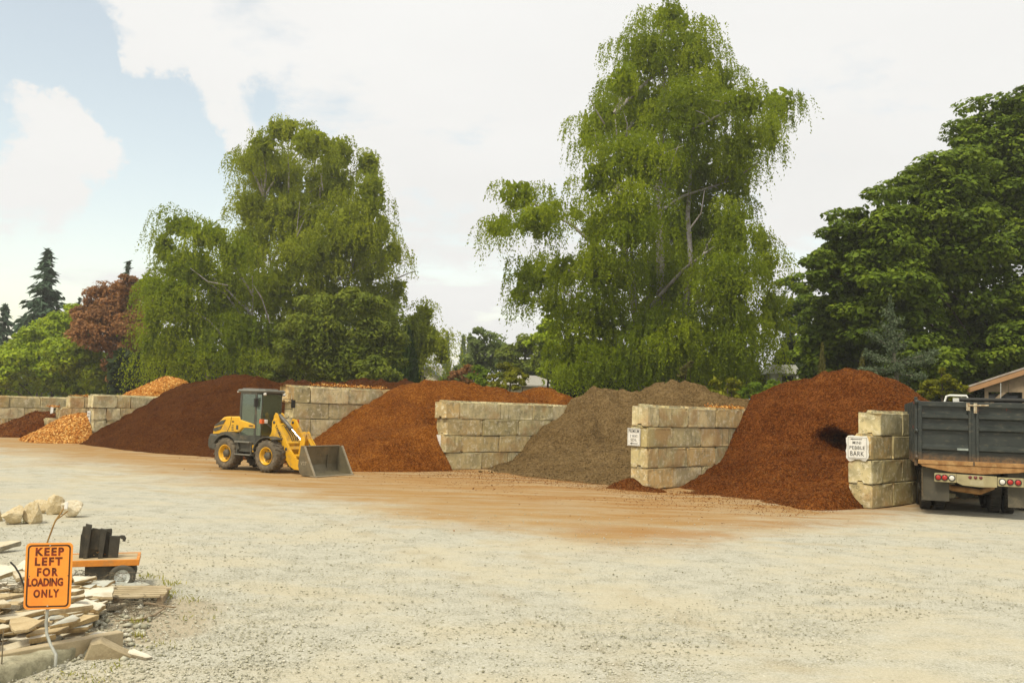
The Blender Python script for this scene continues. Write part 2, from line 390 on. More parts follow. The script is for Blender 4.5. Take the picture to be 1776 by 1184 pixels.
def block_mesh(L, var):
    key = (round(L, 2), var)
    if key in _bcache: return _bcache[key]
    r = random.Random(var * 13 + int(L * 100)); T = BT; H = BH - .016
    c = .016
    prof = [(0, c), (c, 0), (T * .36, 0), (T * .40, .075), (T * .60, .075), (T * .64, 0), (T - c, 0), (T, c), (T, .09), (T, H - .09), (T, H - c), (T - c, H),
            (T * .66, H), (T * .60, H + .065), (T * .40, H + .065), (T * .34, H), (c, H), (0, H - c), (0, H - .09), (0, .09)]
    n = len(prof); rings = [0., .014, .10, L * .5, L - .13, L - .042, L - .026]
    vs = []
    for k, t in enumerate(rings):
        ins = .013 if k in (0, 6) else 0
        for (a, z) in prof:
            aa = T / 2 + (a - T / 2) * (1 - ins / (T / 2)); z2 = H / 2 + (z - H / 2) * (1 - ins / (H / 2))
            jit = .009
            vs.append((aa + r.uniform(-jit, jit) - T, t + r.uniform(-.006, .006), z2 + r.uniform(-.007, .007)))
    # a chipped corner
    for _ in range(5):
        i = r.choice([n + 7, n + 10, n + 11, 7, 10, n * 5 + 7, n * 5 + 10, n * 6 + 10, n, n + 6, n * 5 + 6, 17, n + 17])
        if i < len(vs):
            x, y, z = vs[i]; vs[i] = (x + (-.5 * BT - x) * r.uniform(.08, .28), y + (L / 2 - y) * r.uniform(.02, .09), z + (H / 2 - z) * r.uniform(.10, .30))
    fs = []
    for k in range(6):
        for i in range(n): j = (i + 1) % n; fs.append((k * n + i, k * n + j, k * n + n + j, k * n + n + i))
    fs += [tuple(range(n)), tuple(range(6 * n, 7 * n))]
    me = bpy.data.meshes.new('concrete_block'); me.from_pydata(vs, [], fs); me.materials.append(CONCRETE)
    bm = bmesh.new(); bm.from_mesh(me); bmesh.ops.recalc_face_normals(bm, faces=bm.faces); bm.to_mesh(me); bm.free()
    _bcache[key] = me; return me

YAW_D = math.atan2(D2[1], D2[0]) - math.pi / 2       # local +y along D2, local +x along P2
def block_wall(label, corner, rows, zoff=0., vlen=8., seed=1):
    """rows from the top course down: (front offset, [seam distances along the wall])"""
    u0, v0 = corner; r = random.Random(seed)
    root = empty('block_wall', (*xy_of(u0, v0), 0), YAW_D, label, 'wall', 'block walls dividing the material bays')
    n = len(rows)
    for k, (off, seams) in enumerate(rows):
        z = zoff + (n - 1 - k) * BH
        s = [off] + list(seams)
        while s[-1] < vlen: s.append(s[-1] + r.choice([1.55, 1.62, 1.7]))
        for a, b in zip(s[:-1], s[1:]):
            o = link('concrete_block', block_mesh(b - a, r.randint(0, 4)), root)
            o.location = (r.uniform(-.028, .02), a, z + r.uniform(-.006, .006)); o.rotation_euler = (r.uniform(-.004, .004), r.uniform(-.012, .012), r.uniform(-.014, .014))
    return root
def corner_of(px, py): return uv_of(ground_at(px, py))
W1, W2, W3, W0, L1, L2 = corner_of(773, 815), corner_of(1121, 848), corner_of(1511, 882), corner_of(505, 801), corner_of(160, 768), corner_of(80, 758)
def rel(u, v0, rows): return [(off, [on_face(x, y, u)[0] - v0 for x in xs]) for off, y, xs in rows]
wall_2 = block_wall('block wall end carrying the premium 3 way soil sign, soil heap on its left', W2, rel(*W2, [(0, 720, [1143, 1193, 1242, 1287]), (-.03, 760, [1166.4, 1217, 1265]), (.0, 795, [1142, 1192, 1241]), (.02, 830, [1167.5, 1218, 1252])]), seed=5)
wall_1 = block_wall('block wall between the red bark heap and the grey soil heap', W1, rel(*W1, [(-.06, 710, [799.7, 869, 926, 960]), (.04, 740, [838, 900, 956]), (-.03, 770, [800.6, 867, 921]), (0, 800, [836, 882])]), seed=8)
wall_3 = block_wall('block wall beside the dump truck, carrying the mini pebble bark sign', W3, rel(*W3, [(.66, 730, [1567]), (0, 770, [1550]), (.02, 820, [1530, 1566]), (.04, 860, [1550, 1584])]), vlen=7, seed=12)
wall_0 = block_wall('five course block wall standing right behind the yellow loader', W0, rel(*W0, [(-.1, 690, [505.5, 539, 605, 664.5]), (0, 715, [571, 634]), (0, 740, [539, 606]), (0, 765, [570, 636]), (0, 780, [539, 606])]), zoff=-.2, vlen=9, seed=15)
wall_L1 = block_wall('block wall left of the dark mulch heap with two white signs on its end', L1, rel(*L1, [(-.1, 698, [204, 227.5]), (0, 720, [185, 209]), (0, 740, [185]), (0, 758, [204])]), zoff=-.13, vlen=11, seed=18)
wall_L2 = block_wall('block wall with its front stepped down like stairs beside orange chips', L2, [(1.12, [1.9, 2.7]), (.62, [1.25, 2.0]), (.0, [.75]), (-.12, [.6])], zoff=-.24, vlen=9, seed=21)
W_far = uv_of(at(30, 757, 52))
wall_L3 = block_wall('farthest block wall, cut off by the left edge of the picture', (W_far[0] + .4, W_far[1] - 3.5), [(0, [1.2, 2.85, 4.5]), (0, [2.0, 3.7]), (0, [1.2, 2.9]), (0, [2, 3.6])], zoff=-.33, vlen=9, seed=24)

# ================================================================== heaps of bark, soil and chips
def heap_material(name, cols, chip, bump=.9, spec=.04, dark=.6):
    g = NG(name); p = g.pos()
    ca = g.vor(p, chip, out='Color'); da = g.vor(p, chip); cb = g.vor(g.scl(p, (1.3, .8, 1.1)), chip * 2.3, out='Color'); big = g.noise(g.scl(p, (.8, .8, 1.5)), .8, 6, .65); med = g.noise(p, 5., 5, .7)
    val = g.math('ADD', g.math('MULTIPLY', g.sep(ca, 0), .45), g.math('MULTIPLY', g.sep(cb, 1), .35))
    val = g.math('ADD', val, g.math('MULTIPLY_ADD', big, .95, -.40)); val = g.math('ADD', val, g.math('MULTIPLY_ADD', med, .3, -.12))
    n = len(cols); col = g.ramp(val, [(.12 + .8 * i / (n - 1), c) for i, c in enumerate(cols)])
    h = g.math('ADD', g.math('SUBTRACT', 1., da), g.math('MULTIPLY', g.sep(cb, 0), .5))
    return g.finish(col, .95, g.bump(g.math('ADD', h, g.math('MULTIPLY', med, 1.5)), bump, .05), 0, spec)
BARK_RED = heap_material('red_bark', [(0.060, 0.015, 0.002), (0.138, 0.038, 0.004), (0.228, 0.068, 0.008), (0.310, 0.110, 0.015), (0.430, 0.181, 0.034)], 24)
BARK_DARK = heap_material('pebble_bark', [(0.034, 0.009, 0.002), (0.079, 0.021, 0.003), (0.131, 0.036, 0.005), (0.193, 0.061, 0.011), (0.296, 0.111, 0.026)], 20)
MULCH = heap_material('dark_mulch', [(0.037, 0.011, 0.002), (0.070, 0.021, 0.004), (0.099, 0.031, 0.006), (0.127, 0.045, 0.009), (0.172, 0.069, 0.015)], 30)
SOIL = heap_material('grey_soil', [(0.068, 0.040, 0.015), (0.111, 0.070, 0.027), (0.148, 0.094, 0.038), (0.180, 0.118, 0.051), (0.239, 0.164, 0.075)], 16, bump=.7)
CHIPS = heap_material('orange_chips', [(0.162, 0.043, 0.006), (0.361, 0.119, 0.018), (0.522, 0.204, 0.036), (0.646, 0.306, 0.066), (0.760, 0.442, 0.132)], 17)
def chip_mat(name, cols):
    g = NG(name); t = g.attr('tint'); n = len(cols)
    return g.finish(g.ramp(t, [(i / (n - 1), c) for i, c in enumerate(cols)]), .9, None, 0, .06)
def segd(U, V, a, b):
    ax, ay, ah = a; bx, by, bh = b; dx, dy = bx - ax, by - ay; L2_ = dx * dx + dy * dy or 1e-9
    t = np.clip(((U - ax) * dx + (V - ay) * dy) / L2_, 0, 1)
    return np.hypot(U - ax - t * dx, V - ay - t * dy), ah + (bh - ah) * t
def ridge(U, V, pts, slope, rnd=.5):
    best = np.full(U.shape, -9.)
    for a, b in zip(pts[:-1], pts[1:]) if len(pts) > 1 else [(pts[0], pts[0])]:
        d, h = segd(U, V, a, b); best = np.maximum(best, h - slope * (np.sqrt(d * d + rnd * rnd) - rnd))
    return best
def smax(a, b, k=.25):
    h = np.clip(.5 + .5 * (a - b) / k, 0, 1); return b + (a - b) * h + k * h * (1 - h) * .5
def heap(name, label, mat_, org, u_rng, v_rng, fn, res=.11, rough=.10, chips=None, seed=1, cat='heap', lump=1., push=()):
    """fn(U,V) heights in bay coordinates measured from a wall's front corner"""
    nu, nv = int((u_rng[1] - u_rng[0]) / res), int((v_rng[1] - v_rng[0]) / res)
    u = np.linspace(*u_rng, nu); v = np.linspace(*v_rng, nv); U, V = np.meshgrid(u, v)
    Z = fn(U, V)
    e = np.minimum(np.minimum(U - u_rng[0], u_rng[1] - U), np.minimum(V - v_rng[0], v_rng[1] - V)); Z = np.where(e < .35, np.minimum(Z, -.15 + (Z + .15) * e / .35), Z)
    N = np.array([[fbm(a * .55 * lump, b * .55 * lump, seed * 3.7, 3) * 1.0 + fbm(a * 2.4 * lump, b * 2.4 * lump, seed * 5.1, 3) * .38 + mnoise.noise((a * 7., b * 7., seed)) * .16 + (.35 - 1.5 * abs(mnoise.noise((a * 1.25 + seed, b * .8, seed * 2.2)))) * .75 + fbm(a * .55, b * 2.6 + .3 * a, seed * 1.9, 3) * .55 for a, b in zip(ra, rb)] for ra, rb in zip(U, V)])
    Z = Z + N * rough * np.clip(.25 + Z * 1.2, 0.15, 1.)
    V0 = V; V = V.copy()
    for (pu, pz, pa, pb, pA) in push: V = V + pA * np.exp(-((U - pu - .10 * np.sin(Z * 5 + 1)) / pa) ** 4 - ((Z - pz - .10 * np.sin(U * 4.2)) / pb) ** 4) * (V0 < 6)
    X, Y = xy_of(U + org[0], V + org[1])
    co = np.stack([X, Y, np.maximum(Z, -.12)], -1).reshape(-1, 3)
    idx = np.arange(nu * nv).reshape(nv, nu)
    Q = np.stack([idx[:-1, :-1], idx[:-1, 1:], idx[1:, 1:], idx[1:, :-1]], -1).reshape(-1, 4)
    Q = Q[(Z.reshape(-1)[Q].max(1) > -.03)]
    o = np_mesh(name, co, Q, mat_, smooth=True); tag(o, label, cat)
    if chips:
        cm, n, sz = chips; r = np.random.default_rng(seed)
        cen = co[Q].mean(1); zq = Z.reshape(-1)[Q].mean(1)
        a3, b3 = co[Q[:, 1]] - co[Q[:, 0]], co[Q[:, 3]] - co[Q[:, 0]]; nr = np.cross(a3, b3); nr /= np.linalg.norm(nr, axis=1)[:, None] + 1e-9
        tocam = np.array([0, 0, CAM_H]) - cen; ok = np.where(((nr * tocam).sum(1) > 0) & (zq > -.02))[0]
        k = r.choice(ok, n); w = r.random((n, 2))
        c = co[Q[k, 0]] + a3[k] * w[:, :1] + b3[k] * w[:, 1:]
        nn = nr[k] + r.normal(0, .45, (n, 3)); nn /= np.linalg.norm(nn, axis=1)[:, None]
        t1 = np.cross(nn, r.normal(0, 1, (n, 3))); t1 /= np.linalg.norm(t1, axis=1)[:, None]; t2 = np.cross(nn, t1)
        s = sz * r.uniform(.5, 1.5, n)[:, None]; c = c + nr[k] * s * .35
        VV = np.stack([c - t1 * s, c + t2 * s * .5 + nn * s * .15, c + t1 * s, c - t2 * s * .5], 1).reshape(-1, 3)
        ch = np_mesh('chips', VV, np.arange(4 * n).reshape(-1, 4), cm, o, tint=r.random(n)); ch['kind'] = 'stuff'
    return o
def fall(U, lim, side, k=2.2):       # heap edge falling away on top of a dividing wall
    return np.where((U - lim) * side > 0, -(np.abs(U - lim)) * k, 0.)
def inbay(Z, U, V, left, right, vw=0.0):
    Z = Z + fall(U, left, -1) * (V > vw) + fall(U, right, 1) * (V > vw)
    return np.where((V > vw) & ((U < left - .58) | (U > right + .58)), -1., Z)
RC = chip_mat('red_bark_chips', [(0.073, 0.020, 0.003), (0.163, 0.049, 0.009), (0.265, 0.098, 0.022), (0.336, 0.168, 0.047)])
DC = chip_mat('pebble_bark_chips', [(0.048, 0.013, 0.003), (0.110, 0.032, 0.007), (0.185, 0.066, 0.015), (0.254, 0.123, 0.038)])
OC = chip_mat('orange_wood_chips', [(0.285, 0.085, 0.012), (0.522, 0.204, 0.036), (0.684, 0.357, 0.090), (0.836, 0.561, 0.204)])
MC = chip_mat('mulch_bits', [(0.034, 0.010, 0.002), (0.071, 0.022, 0.004), (0.109, 0.036, 0.008), (0.160, 0.058, 0.013)])
SC = chip_mat('soil_crumbs', [(0.057, 0.034, 0.011), (0.106, 0.067, 0.025), (0.154, 0.099, 0.041), (0.219, 0.148, 0.070)])

# pebble bark between the soil wall and the truck
def f_E(U, V):
    back = ridge(U, V, [(-.1, 6.6, 2.55), (.29, 6.6, 2.92), (.9, 6.6, 3.28), (1.77, 6.6, 3.6), (2.96, 6.6, 3.82), (3.91, 6.6, 3.72), (4.82, 6.6, 3.15), (5.6, 6.8, 2.75)], .66, .5)
    cut = np.clip((6.1 - V) * .9, 0, 1.25) * np.clip(.25 + U * .35, .25, 1) * np.clip((V - 1.) * .8, 0, 1)
    w = np.clip(1.2 - U * .75, 0, 1); face = back - cut * .9 * (1 - w) - np.clip((5.95 - V) * .60, 0, 1.8) * w
    toe = ridge(U, V, [(.6, 5.0, .65), (2.0, 4.4, 1.4), (2.9, 3.7, 1.3), (3.6, 3.4, 1.02), (4.5, 3.2, 1.1), (5.7, 3.1, 1.45)], .47, .5)
    Z = smax(face, toe, .18)
    Z = Z - .3 * np.exp(-((U - 2.7) / .9) ** 2 - ((V - 4.5) / .35) ** 2)
    Z = np.maximum(Z, .16 * np.clip((V - .2 + U * .25) * .5, 0, 1) * np.clip(U, 0, 1) - .06)
    Z = np.maximum(Z, ridge(U, V, [(5.7, -.1, .45), (5.85, .5, .6)], .62, .2))
    return inbay(Z, U, V, .02, 5.79, .73) - np.where(V <= .73, np.clip(U - 5.75, 0, 9) * 1.0, 0)
heap('bark_heap', 'tall dark red bark heap with a dug hollow beside the mini pebble bark sign', BARK_DARK, W2, (-.7, 7.2), (-1.2, 9.5), f_E, res=.065, chips=(DC, 30000, .017), seed=2, rough=.16, push=((3.55, 1.38, .60, .36, 1.5), (5.5, 1.75, .42, .42, 1.2)))
tag(heap('bark_spill', 'small bark spill against the foot of the premium 3 way soil wall', BARK_DARK, W2, (-1.3, 1.2), (-1.4, .6), lambda U, V: ridge(U, V, [(-.5, -.12, .30), (-.2, -.3, .16), (.5, -.2, .08)], .5, .15), res=.06, rough=.05, chips=(DC, 1500, .018), seed=22), cat='heap')
# grey soil
def f_D(U, V):
    Z = ridge(U, V, [(-.2, 7.1, 2.6), (.07, 7.1, 2.75), (.81, 7.3, 3.2), (1.39, 7.7, 3.1), (1.96, 8.1, 3.02), (2.59, 8.6, 3.3), (3.84, 8.6, 3.58), (4.91, 8.6, 3.36), (5.94, 8.6, 3.12), (6.92, 8.6, 2.82), (8.4, 9.0, 2.5)], .80, .35)
    toe = ridge(U, V, [(1.0, 5.6, .65), (2.6, 5.2, 1.0), (4.5, 5.0, 1.1), (6.5, 4.6, 1.0), (8.2, 4.0, .9)], .29, .6)
    scarp = .32 * np.clip(1 - np.abs(V - 5.9 - .5 * np.sin(U * 1.3)) / .6, 0, 1)
    return inbay(smax(Z - scarp, toe, .15), U, V, .02, 7.86, .3) - np.where(V <= .3, np.clip(U - 7.3, 0, 9) * .8, 0) - .1 * np.clip(.6 - V, 0, 1)
heap('soil_heap', 'heap of grey brown soil between two block walls', SOIL, W1, (-.6, 9.0), (-.6, 12.0), f_D, res=.085, chips=(SC, 9000, .028), seed=4, rough=.20, lump=1.1)
# red bark
def f_C(U, V):
    Z = ridge(U, V, [(-.6, 5.4, 2.7), (-.04, 5.1, 2.8), (.7, 5.1, 3.15), (2.27, 5.6, 3.3), (3.42, 7.1, 3.13), (3.76, 8.1, 2.98), (3.54, 10.1, 3.14), (4.3, 10.2, 2.95), (5.1, 10.2, 2.7)], .62, .5)
    hump = ridge(U, V, [(-.1, 2.25, 1.42), (.5, 2.3, 1.4)], .72, .2)
    toe = ridge(U, V, [(.9, 2.4, 1.1), (2.2, 2.9, 1.45), (3.6, 2.8, 1.55), (4.7, 3.2, 1.6)], .42, .5)
    Z = smax(smax(Z, hump, .12), toe, .25) - .75 * np.exp(-((U - 2.4) / .7) ** 2 - ((V - 4.3) / .45) ** 2) - .6 * np.exp(-((U - 4.1) / .5) ** 2 - ((V - 3.7) / .4) ** 2) - .5 * np.exp(-((U - 1.2) / .5) ** 2 - ((V - 3.5) / .35) ** 2)
    Z = inbay(Z, U, V, .02, 4.96, 2.72)
    return Z - np.where(V <= 2.72, np.clip(U - 4.7, 0, 9) * .85, 0) - np.where(V < 1.0, np.clip(-U, 0, 9) * 1.2, 0)
heap('red_bark_heap', 'broad heap of red bark in the bay behind the loader bucket', BARK_RED, W0, (-.7, 7.2), (-1.6, 12.0), f_C, res=.085, chips=(RC, 30000, .019), seed=6, rough=.16)
# dark mulch
def f_B(U, V):
    Z = ridge(U, V, [(-.5, 4.6, 2.6), (0, 4.5, 2.9), (2.14, 4.6, 3.13), (4.5, 4.6, 3.4), (6.4, 4.9, 3.42), (6.9, 5.9, 3.2), (5.2, 8.5, 3.2), (2.6, 10, 3.35), (5.2, 12, 3.58), (7.6, 13, 3.47), (11, 13.5, 3.3)], .63, .5)
    toe = ridge(U, V, [(1.6, 2.2, 1.1), (4, 2.8, 1.5), (8, 3.4, 1.5), (13, 4., 1.2)], .42, .7)
    Z = smax(Z, toe, .3) - .8 * np.exp(-((U - 4.8) / .9) ** 2 - ((V - 3.5) / .5) ** 2) - .7 * np.exp(-((U - 2.3) / .8) ** 2 - ((V - 3.4) / .5) ** 2) - .4 * np.exp(-((U - 6.4) / .6) ** 2 - ((V - 4.0) / .4) ** 2)
    return inbay(Z, U, V, .02, 14.9, -.05) - np.where(V <= -.05, np.clip(-U - .1, 0, 9) * 1.1, 0)
heap('mulch_heap', 'wide heap of dark brown mulch behind and left of the loader', MULCH, L1, (-.9, 15.5), (-1.2, 15), f_B, res=.11, chips=(MC, 18000, .03), seed=9, rough=.20)
# orange chips
def f_A(U, V):
    Z = ridge(U, V, [(1.2, .1, .55), (2.2, 0., .9), (3.4, -.1, 1.2), (4.7, -.2, 1.36), (5.8, -.1, 1.3)], .60, .25)
    return inbay(Z, U, V, .02, 5.98, -.2) - np.where(V <= -.2, np.clip(U - 6.0, 0, 9) * .55 + np.clip(-U, 0, 9) * .5, 0)
heap('chip_heap', 'low heap of bright orange wood chips in front of the stepped wall', CHIPS, L2, (-1.3, 8.2), (-2.8, 3.5), f_A, res=.1, chips=(OC, 9000, .045), seed=11, rough=.09)
heap('back_chip_heap', 'peak of orange wood chips rising behind the wall left of the mulch', CHIPS, L1, (-6.5, .5), (1., 9.), lambda U, V: inbay(ridge(U, V, [(-5.2, 4., 2.45), (-3.4, 4.2, 3.0), (-2.0, 4.5, 3.42), (-1.1, 4.6, 3.35), (-.4, 5.0, 2.9), (.0, 5, 2.3)], .60, .3), U, V, -6, -.58), chips=(OC, 5000, .045), seed=12, rough=.07)
heap('brown_bark_heap', 'brown bark heap in the bay at the far left, left of the stepped wall', BARK_DARK, L2, (-11, .3), (-3.5, 6), lambda U, V: inbay(ridge(U, V, [(-7.5, 0.6, .55), (-5.6, .5, 1.2), (-4.0, .5, 1.32), (-2.6, .7, 1.3), (-.5, .8, 1.2)], .46, .4), U, V, -10.8, -.62, -.1), chips=(DC, 4000, .04), seed=13, rough=.09)  # same bark material as the pebble bark heap
# ================================================================== vegetation
def unit(a): return a / (np.linalg.norm(a, axis=-1, keepdims=True) + 1e-9)
def leaf_quads(C, A, B, la, lb):
    """pointed leaves: centre, long axis, cross axis, half length, half width; slightly folded"""
    la = np.asarray(la).reshape(-1, 1); lb = np.asarray(lb).reshape(-1, 1)
    N = np.cross(A, B)
    V = np.stack([C - A * la, C + B * lb + N * lb * .25 - A * la * .15, C + A * la, C - B * lb + N * lb * .25 - A * la * .15], 1)
    return V.reshape(-1, 3), np.arange(len(C) * 4).reshape(-1, 4)
def px_lobes(px, depth, r, thick=.8, axis=None, spread=.75):
    """ellipses (photo pixels) set at a depth: centre and three radii in metres, spread through the crown's own thickness"""
    px = np.array(px, float); cx = axis if axis is not None else np.average(px[:, 0], weights=px[:, 2] * px[:, 3])
    C, R = [], []
    for (x, y, a, b) in px:
        same = px[np.abs(px[:, 1] - y) < 70]; half = max(np.max(np.abs(same[:, 0] - cx) + same[:, 2]), 30)
        room = math.sqrt(max(half ** 2 - (x - cx) ** 2, 400)) / FPX * depth
        Y = depth + r.uniform(-1, .55) * room * spread
        c = at(x, y, Y); k = Y / FPX
        C.append(c); R.append((a * k, min(a, b) * k * thick, b * k))
    return np.array(C), np.array(R)
def sub_blobs(C, R, per, r, frac=(.34, .52)):
    area = R[:, 0] * R[:, 2]; n = np.maximum(3, (per * area).astype(int))
    i = np.repeat(np.arange(len(C)), n); d = unit(r.normal(0, 1, (len(i), 3)))
    d[:, 1] = np.where(d[:, 1] > .45, -d[:, 1], d[:, 1])
    c = C[i] + R[i] * d * r.uniform(.45, .98, (len(i), 1))
    rad = np.sqrt(R[i, 0] * R[i, 2])[:, None] * r.uniform(*frac, (len(i), 1)) * np.array([1, 1, .85])
    return c, rad
def core_fill(C, R, r, dens, size):
    n = np.maximum(4, dens * R[:, 0] * R[:, 2]).astype(int); i = np.repeat(np.arange(len(C)), n); N = len(i)
    p = C[i] + R[i] * unit(r.normal(0, 1, (N, 3))) * (r.random(N) ** .5 * .72)[:, None]
    A = unit(r.normal(0, 1, (N, 3)) + np.array([0, 0, -.4])); B = unit(np.cross(A, r.normal(0, 1, (N, 3)))); s = r.uniform(.6, 1.4, N)
    V, Q = leaf_quads(p, A, B, size * s, size * .55 * s); return V, Q, np.clip(.4 + r.normal(0, .2, N), 0, 1)
def weeping(C, R, r, dens=1., L=(.75, 1.6), leaf=(.076, .037), size=(16, 40), depth_=52., **_):
    """skirts of hanging sprays: rounded tufts kept apart from one another, each trailing strands of leaves"""
    R = R * np.array([1.02, 1.1, 1.0]); depth = depth_; k = depth / FPX
    fill = core_fill(C, R, r, 120, .24 * depth / 52)
    n = np.maximum(24, 26 * R[:, 0] * R[:, 2] / (k * 26) ** 2).astype(int); i = np.repeat(np.arange(len(C)), n)
    d = unit(r.normal(0, 1, (len(i), 3))); d[:, 1] = np.where(d[:, 1] > .4, -d[:, 1], d[:, 1])
    cand = C[i] + R[i] * d * r.uniform(.55, .97, (len(i), 1)); rc = r.uniform(*size, len(i)) * k
    o = r.permutation(len(i)); acc = np.empty((0, 3)); rad = np.empty(0); ga, gr = [], []
    for j in o:
        if len(acc) and (((acc - cand[j]) ** 2).sum(1) < (.66 * (rad + rc[j])) ** 2).any(): continue
        acc = np.vstack([acc, cand[j]]); rad = np.append(rad, rc[j])
    c = acc; nb = len(c)
    ns = np.maximum(7, 42 * dens * (rad / (k * 26)) ** 1.6).astype(int); i = np.repeat(np.arange(nb), ns); n = len(i); m = 19
    d = unit(r.normal(0, 1, (n, 3)) + np.array([0, -.25, .45])); d[:, 2] = np.abs(d[:, 2]) * .8 - .05
    p0 = c[i] + rad[i, None] * d * r.uniform(.55, 1.05, (n, 1)) * np.array([1, 1, .8])
    out_ = d * np.array([1, 1, 0]); ln = r.uniform(*L, n)[:, None] * (rad[i] / .85)[:, None] ** .7 * np.where(r.random(n) < .12, 1.5, 1.)[:, None]
    sway = r.normal(0, .12, (n, 3)) * np.array([1, 1, 0])
    t = (np.arange(m) + r.random((n, m))) / m
    p = p0[:, None, :] + (out_ * .5)[:, None, :] * (t ** .6)[..., None] * ln[:, None] * .45 + sway[:, None, :] * t[..., None] * ln[:, None] - np.array([0, 0, 1.])[None, None] * ((t ** 1.4) * ln)[..., None]
    p = (p + r.normal(0, .042 * depth / 52, p.shape)).reshape(-1, 3); N = len(p)
    A = unit(r.normal(0, .55, (N, 3)) + np.array([0, 0, -.9]) + np.repeat(out_, m, 0) * .5)
    B = unit(np.cross(A, r.normal(0, 1, (N, 3)))); s = r.uniform(.5, 1.55, N)
    tint = np.clip(.5 + np.repeat((r.random(nb) - .5)[i] * .7, m) + r.normal(0, .2, N), 0, 1)
    V, Q = leaf_quads(p, A, B, leaf[0] * .84 * s, leaf[1] * .84 * s)
    return join((V, Q, tint), fill)
def bushy(C, R, r, per=2.5, leaves=150, leaf=(.13, .075), up=.8, frac=(.30, .52), flat=.62, core=.25):
    R = R * 1.08; per, leaves, leaf = per * 1.9, int(leaves * .85), (leaf[0] * .88, leaf[1] * .88)
    per, leaves = per * 1.7, int(leaves * 1.8); fill = core_fill(C, R, r, 40 * min(4, (.13 / leaf[0]) ** 2), leaf[0] * 1.5)
    c, rad = sub_blobs(C, R, per, r, frac); rad = rad * np.array([1, 1, flat])
    i = np.repeat(np.arange(len(c)), leaves); n = len(i)
    d = unit(r.normal(0, 1, (n, 3)) + np.array([0, 0, .25]))
    q = np.where(r.random(n) < core, r.uniform(.2, .8, n), r.uniform(.8, 1.12, n))[:, None]
    p = c[i] + rad[i] * d * q
    nrm = unit(d * .7 + np.array([0, 0, up]) + r.normal(0, .45, (n, 3)))
    A = unit(np.cross(nrm, r.normal(0, 1, (n, 3)))); B = np.cross(nrm, A); s = r.uniform(.6, 1.4, n)
    tint = np.clip(.5 + (r.random(len(c))[i] - .5) * .5 + r.normal(0, .2, n), 0, 1)
    V, Q = leaf_quads(p, A, B, leaf[0] * s, leaf[1] * s)
    return join((V, Q, tint), fill)
def join(*parts):
    V, Q, T, b = [], [], [], 0
    for v, q, t in parts: V.append(v); Q.append(q + b); T.append(t); b += len(v)
    return np.concatenate(V), np.concatenate(Q), np.concatenate(T)
def trunk_mesh(mb, base, top, r0, r1, wob=.15, n=8, seg=8, rr=random):
    base, top = Vector(base), Vector(top); pts = []
    for k in range(seg + 1):
        t = k / seg; q = base.lerp(top, t)
        if 0 < k: q += Vector((rr.uniform(-wob, wob), rr.uniform(-wob, wob), 0))
        pts.append(q)
    mb.tube(pts, [r0 * (1.25 if k == 0 else 1) * (1 - k / seg) + r1 * k / seg for k in range(seg + 1)], n)
    return pts
def limbs(mb, tp, C, R, rr, prob=.8, r0=.10, r1=.02, drop=2.):
    for c, R_ in zip(C, R):
        if rr.random() > prob: continue
        c = Vector(c); cand = [q for q in tp if q.z < c.z - .3] or [tp[0]]
        s = min(cand, key=lambda q: abs((c.z - q.z) - (drop + .35 * (c - q).length)))
        mid = s.lerp(c, .5) + Vector((rr.uniform(-.3, .3), rr.uniform(-.3, .3), .35 * (c - s).length * .25))
        e = c + Vector((rr.uniform(-.5, .5) * R_[0], -.3 * R_[1], rr.uniform(.1, .7) * R_[2]))
        pts = [s, s.lerp(mid, .55) + Vector((0, 0, .08)), mid, mid.lerp(c, .6), c, e]
        mb.tube(pts, [r0, r0 * .85, r0 * .65, r0 * .5, r0 * .35, r1 * .6], 5, caps=False)
        for _ in range(2):
            q = mid.lerp(c, rr.uniform(.2, 1)); w = q + Vector((rr.uniform(-1, 1) * R_[0], rr.uniform(-1, .4) * R_[1], rr.uniform(-.1, .8) * R_[2]))
            mb.tube([q, q.lerp(w, .5) + Vector((0, 0, .1)), w], [r0 * .4, r0 * .28, r1 * .5], 4, caps=False)
BARK_BIRCH = weathered('birch_bark', (.50, .46, .48), (.25, .21, .14), 3., .8, .3, dirt=(.06, .05, .035), dirt_amt=.8)
BARK_BROWN = weathered('brown_bark', (.10, .075, .045), (.05, .038, .024), 4., .9, .5)
F_BIRCH = leaf_mat('birch_leaves', (0.111, 0.161, 0.006), (0.193, 0.250, 0.008), (0.307, 0.357, 0.012), .48)
F_BIRCH2 = leaf_mat('birch_leaves_bright', (0.125, 0.166, 0.008), (0.216, 0.260, 0.011), (0.348, 0.375, 0.019), .48)
F_MAPLE = leaf_mat('maple_leaves', (0.072, 0.114, 0.012), (0.123, 0.179, 0.017), (0.221, 0.284, 0.023), .26)
F_ASH = leaf_mat('ash_leaves', (0.093, 0.128, 0.015), (0.155, 0.196, 0.020), (0.248, 0.278, 0.026), .3)
F_LAUREL = leaf_mat('laurel_leaves', (0.163, 0.237, 0.007), (0.263, 0.350, 0.011), (0.388, 0.450, 0.018), .26, .4)
F_RED = leaf_mat('purple_leaves', (0.144, 0.068, 0.026), (0.276, 0.138, 0.054), (0.432, 0.211, 0.078), .28)
F_SPRUCE = leaf_mat('spruce_needles', (0.042, 0.074, 0.046), (0.066, 0.108, 0.062), (0.096, 0.144, 0.084), .12, .6)
F_BLUE = leaf_mat('blue_cedar_needles', (0.066, 0.096, 0.050), (0.102, 0.138, 0.072), (0.168, 0.204, 0.108), .15, .6)
F_GOLD = leaf_mat('golden_cypress_sprays', (0.115, 0.125, 0.008), (0.19, 0.195, 0.01), (0.28, 0.275, 0.016), .25)
F_THUJA = leaf_mat('thuja_sprays', (0.024, 0.048, 0.011), (0.042, 0.075, 0.015), (0.068, 0.112, 0.019), .15)
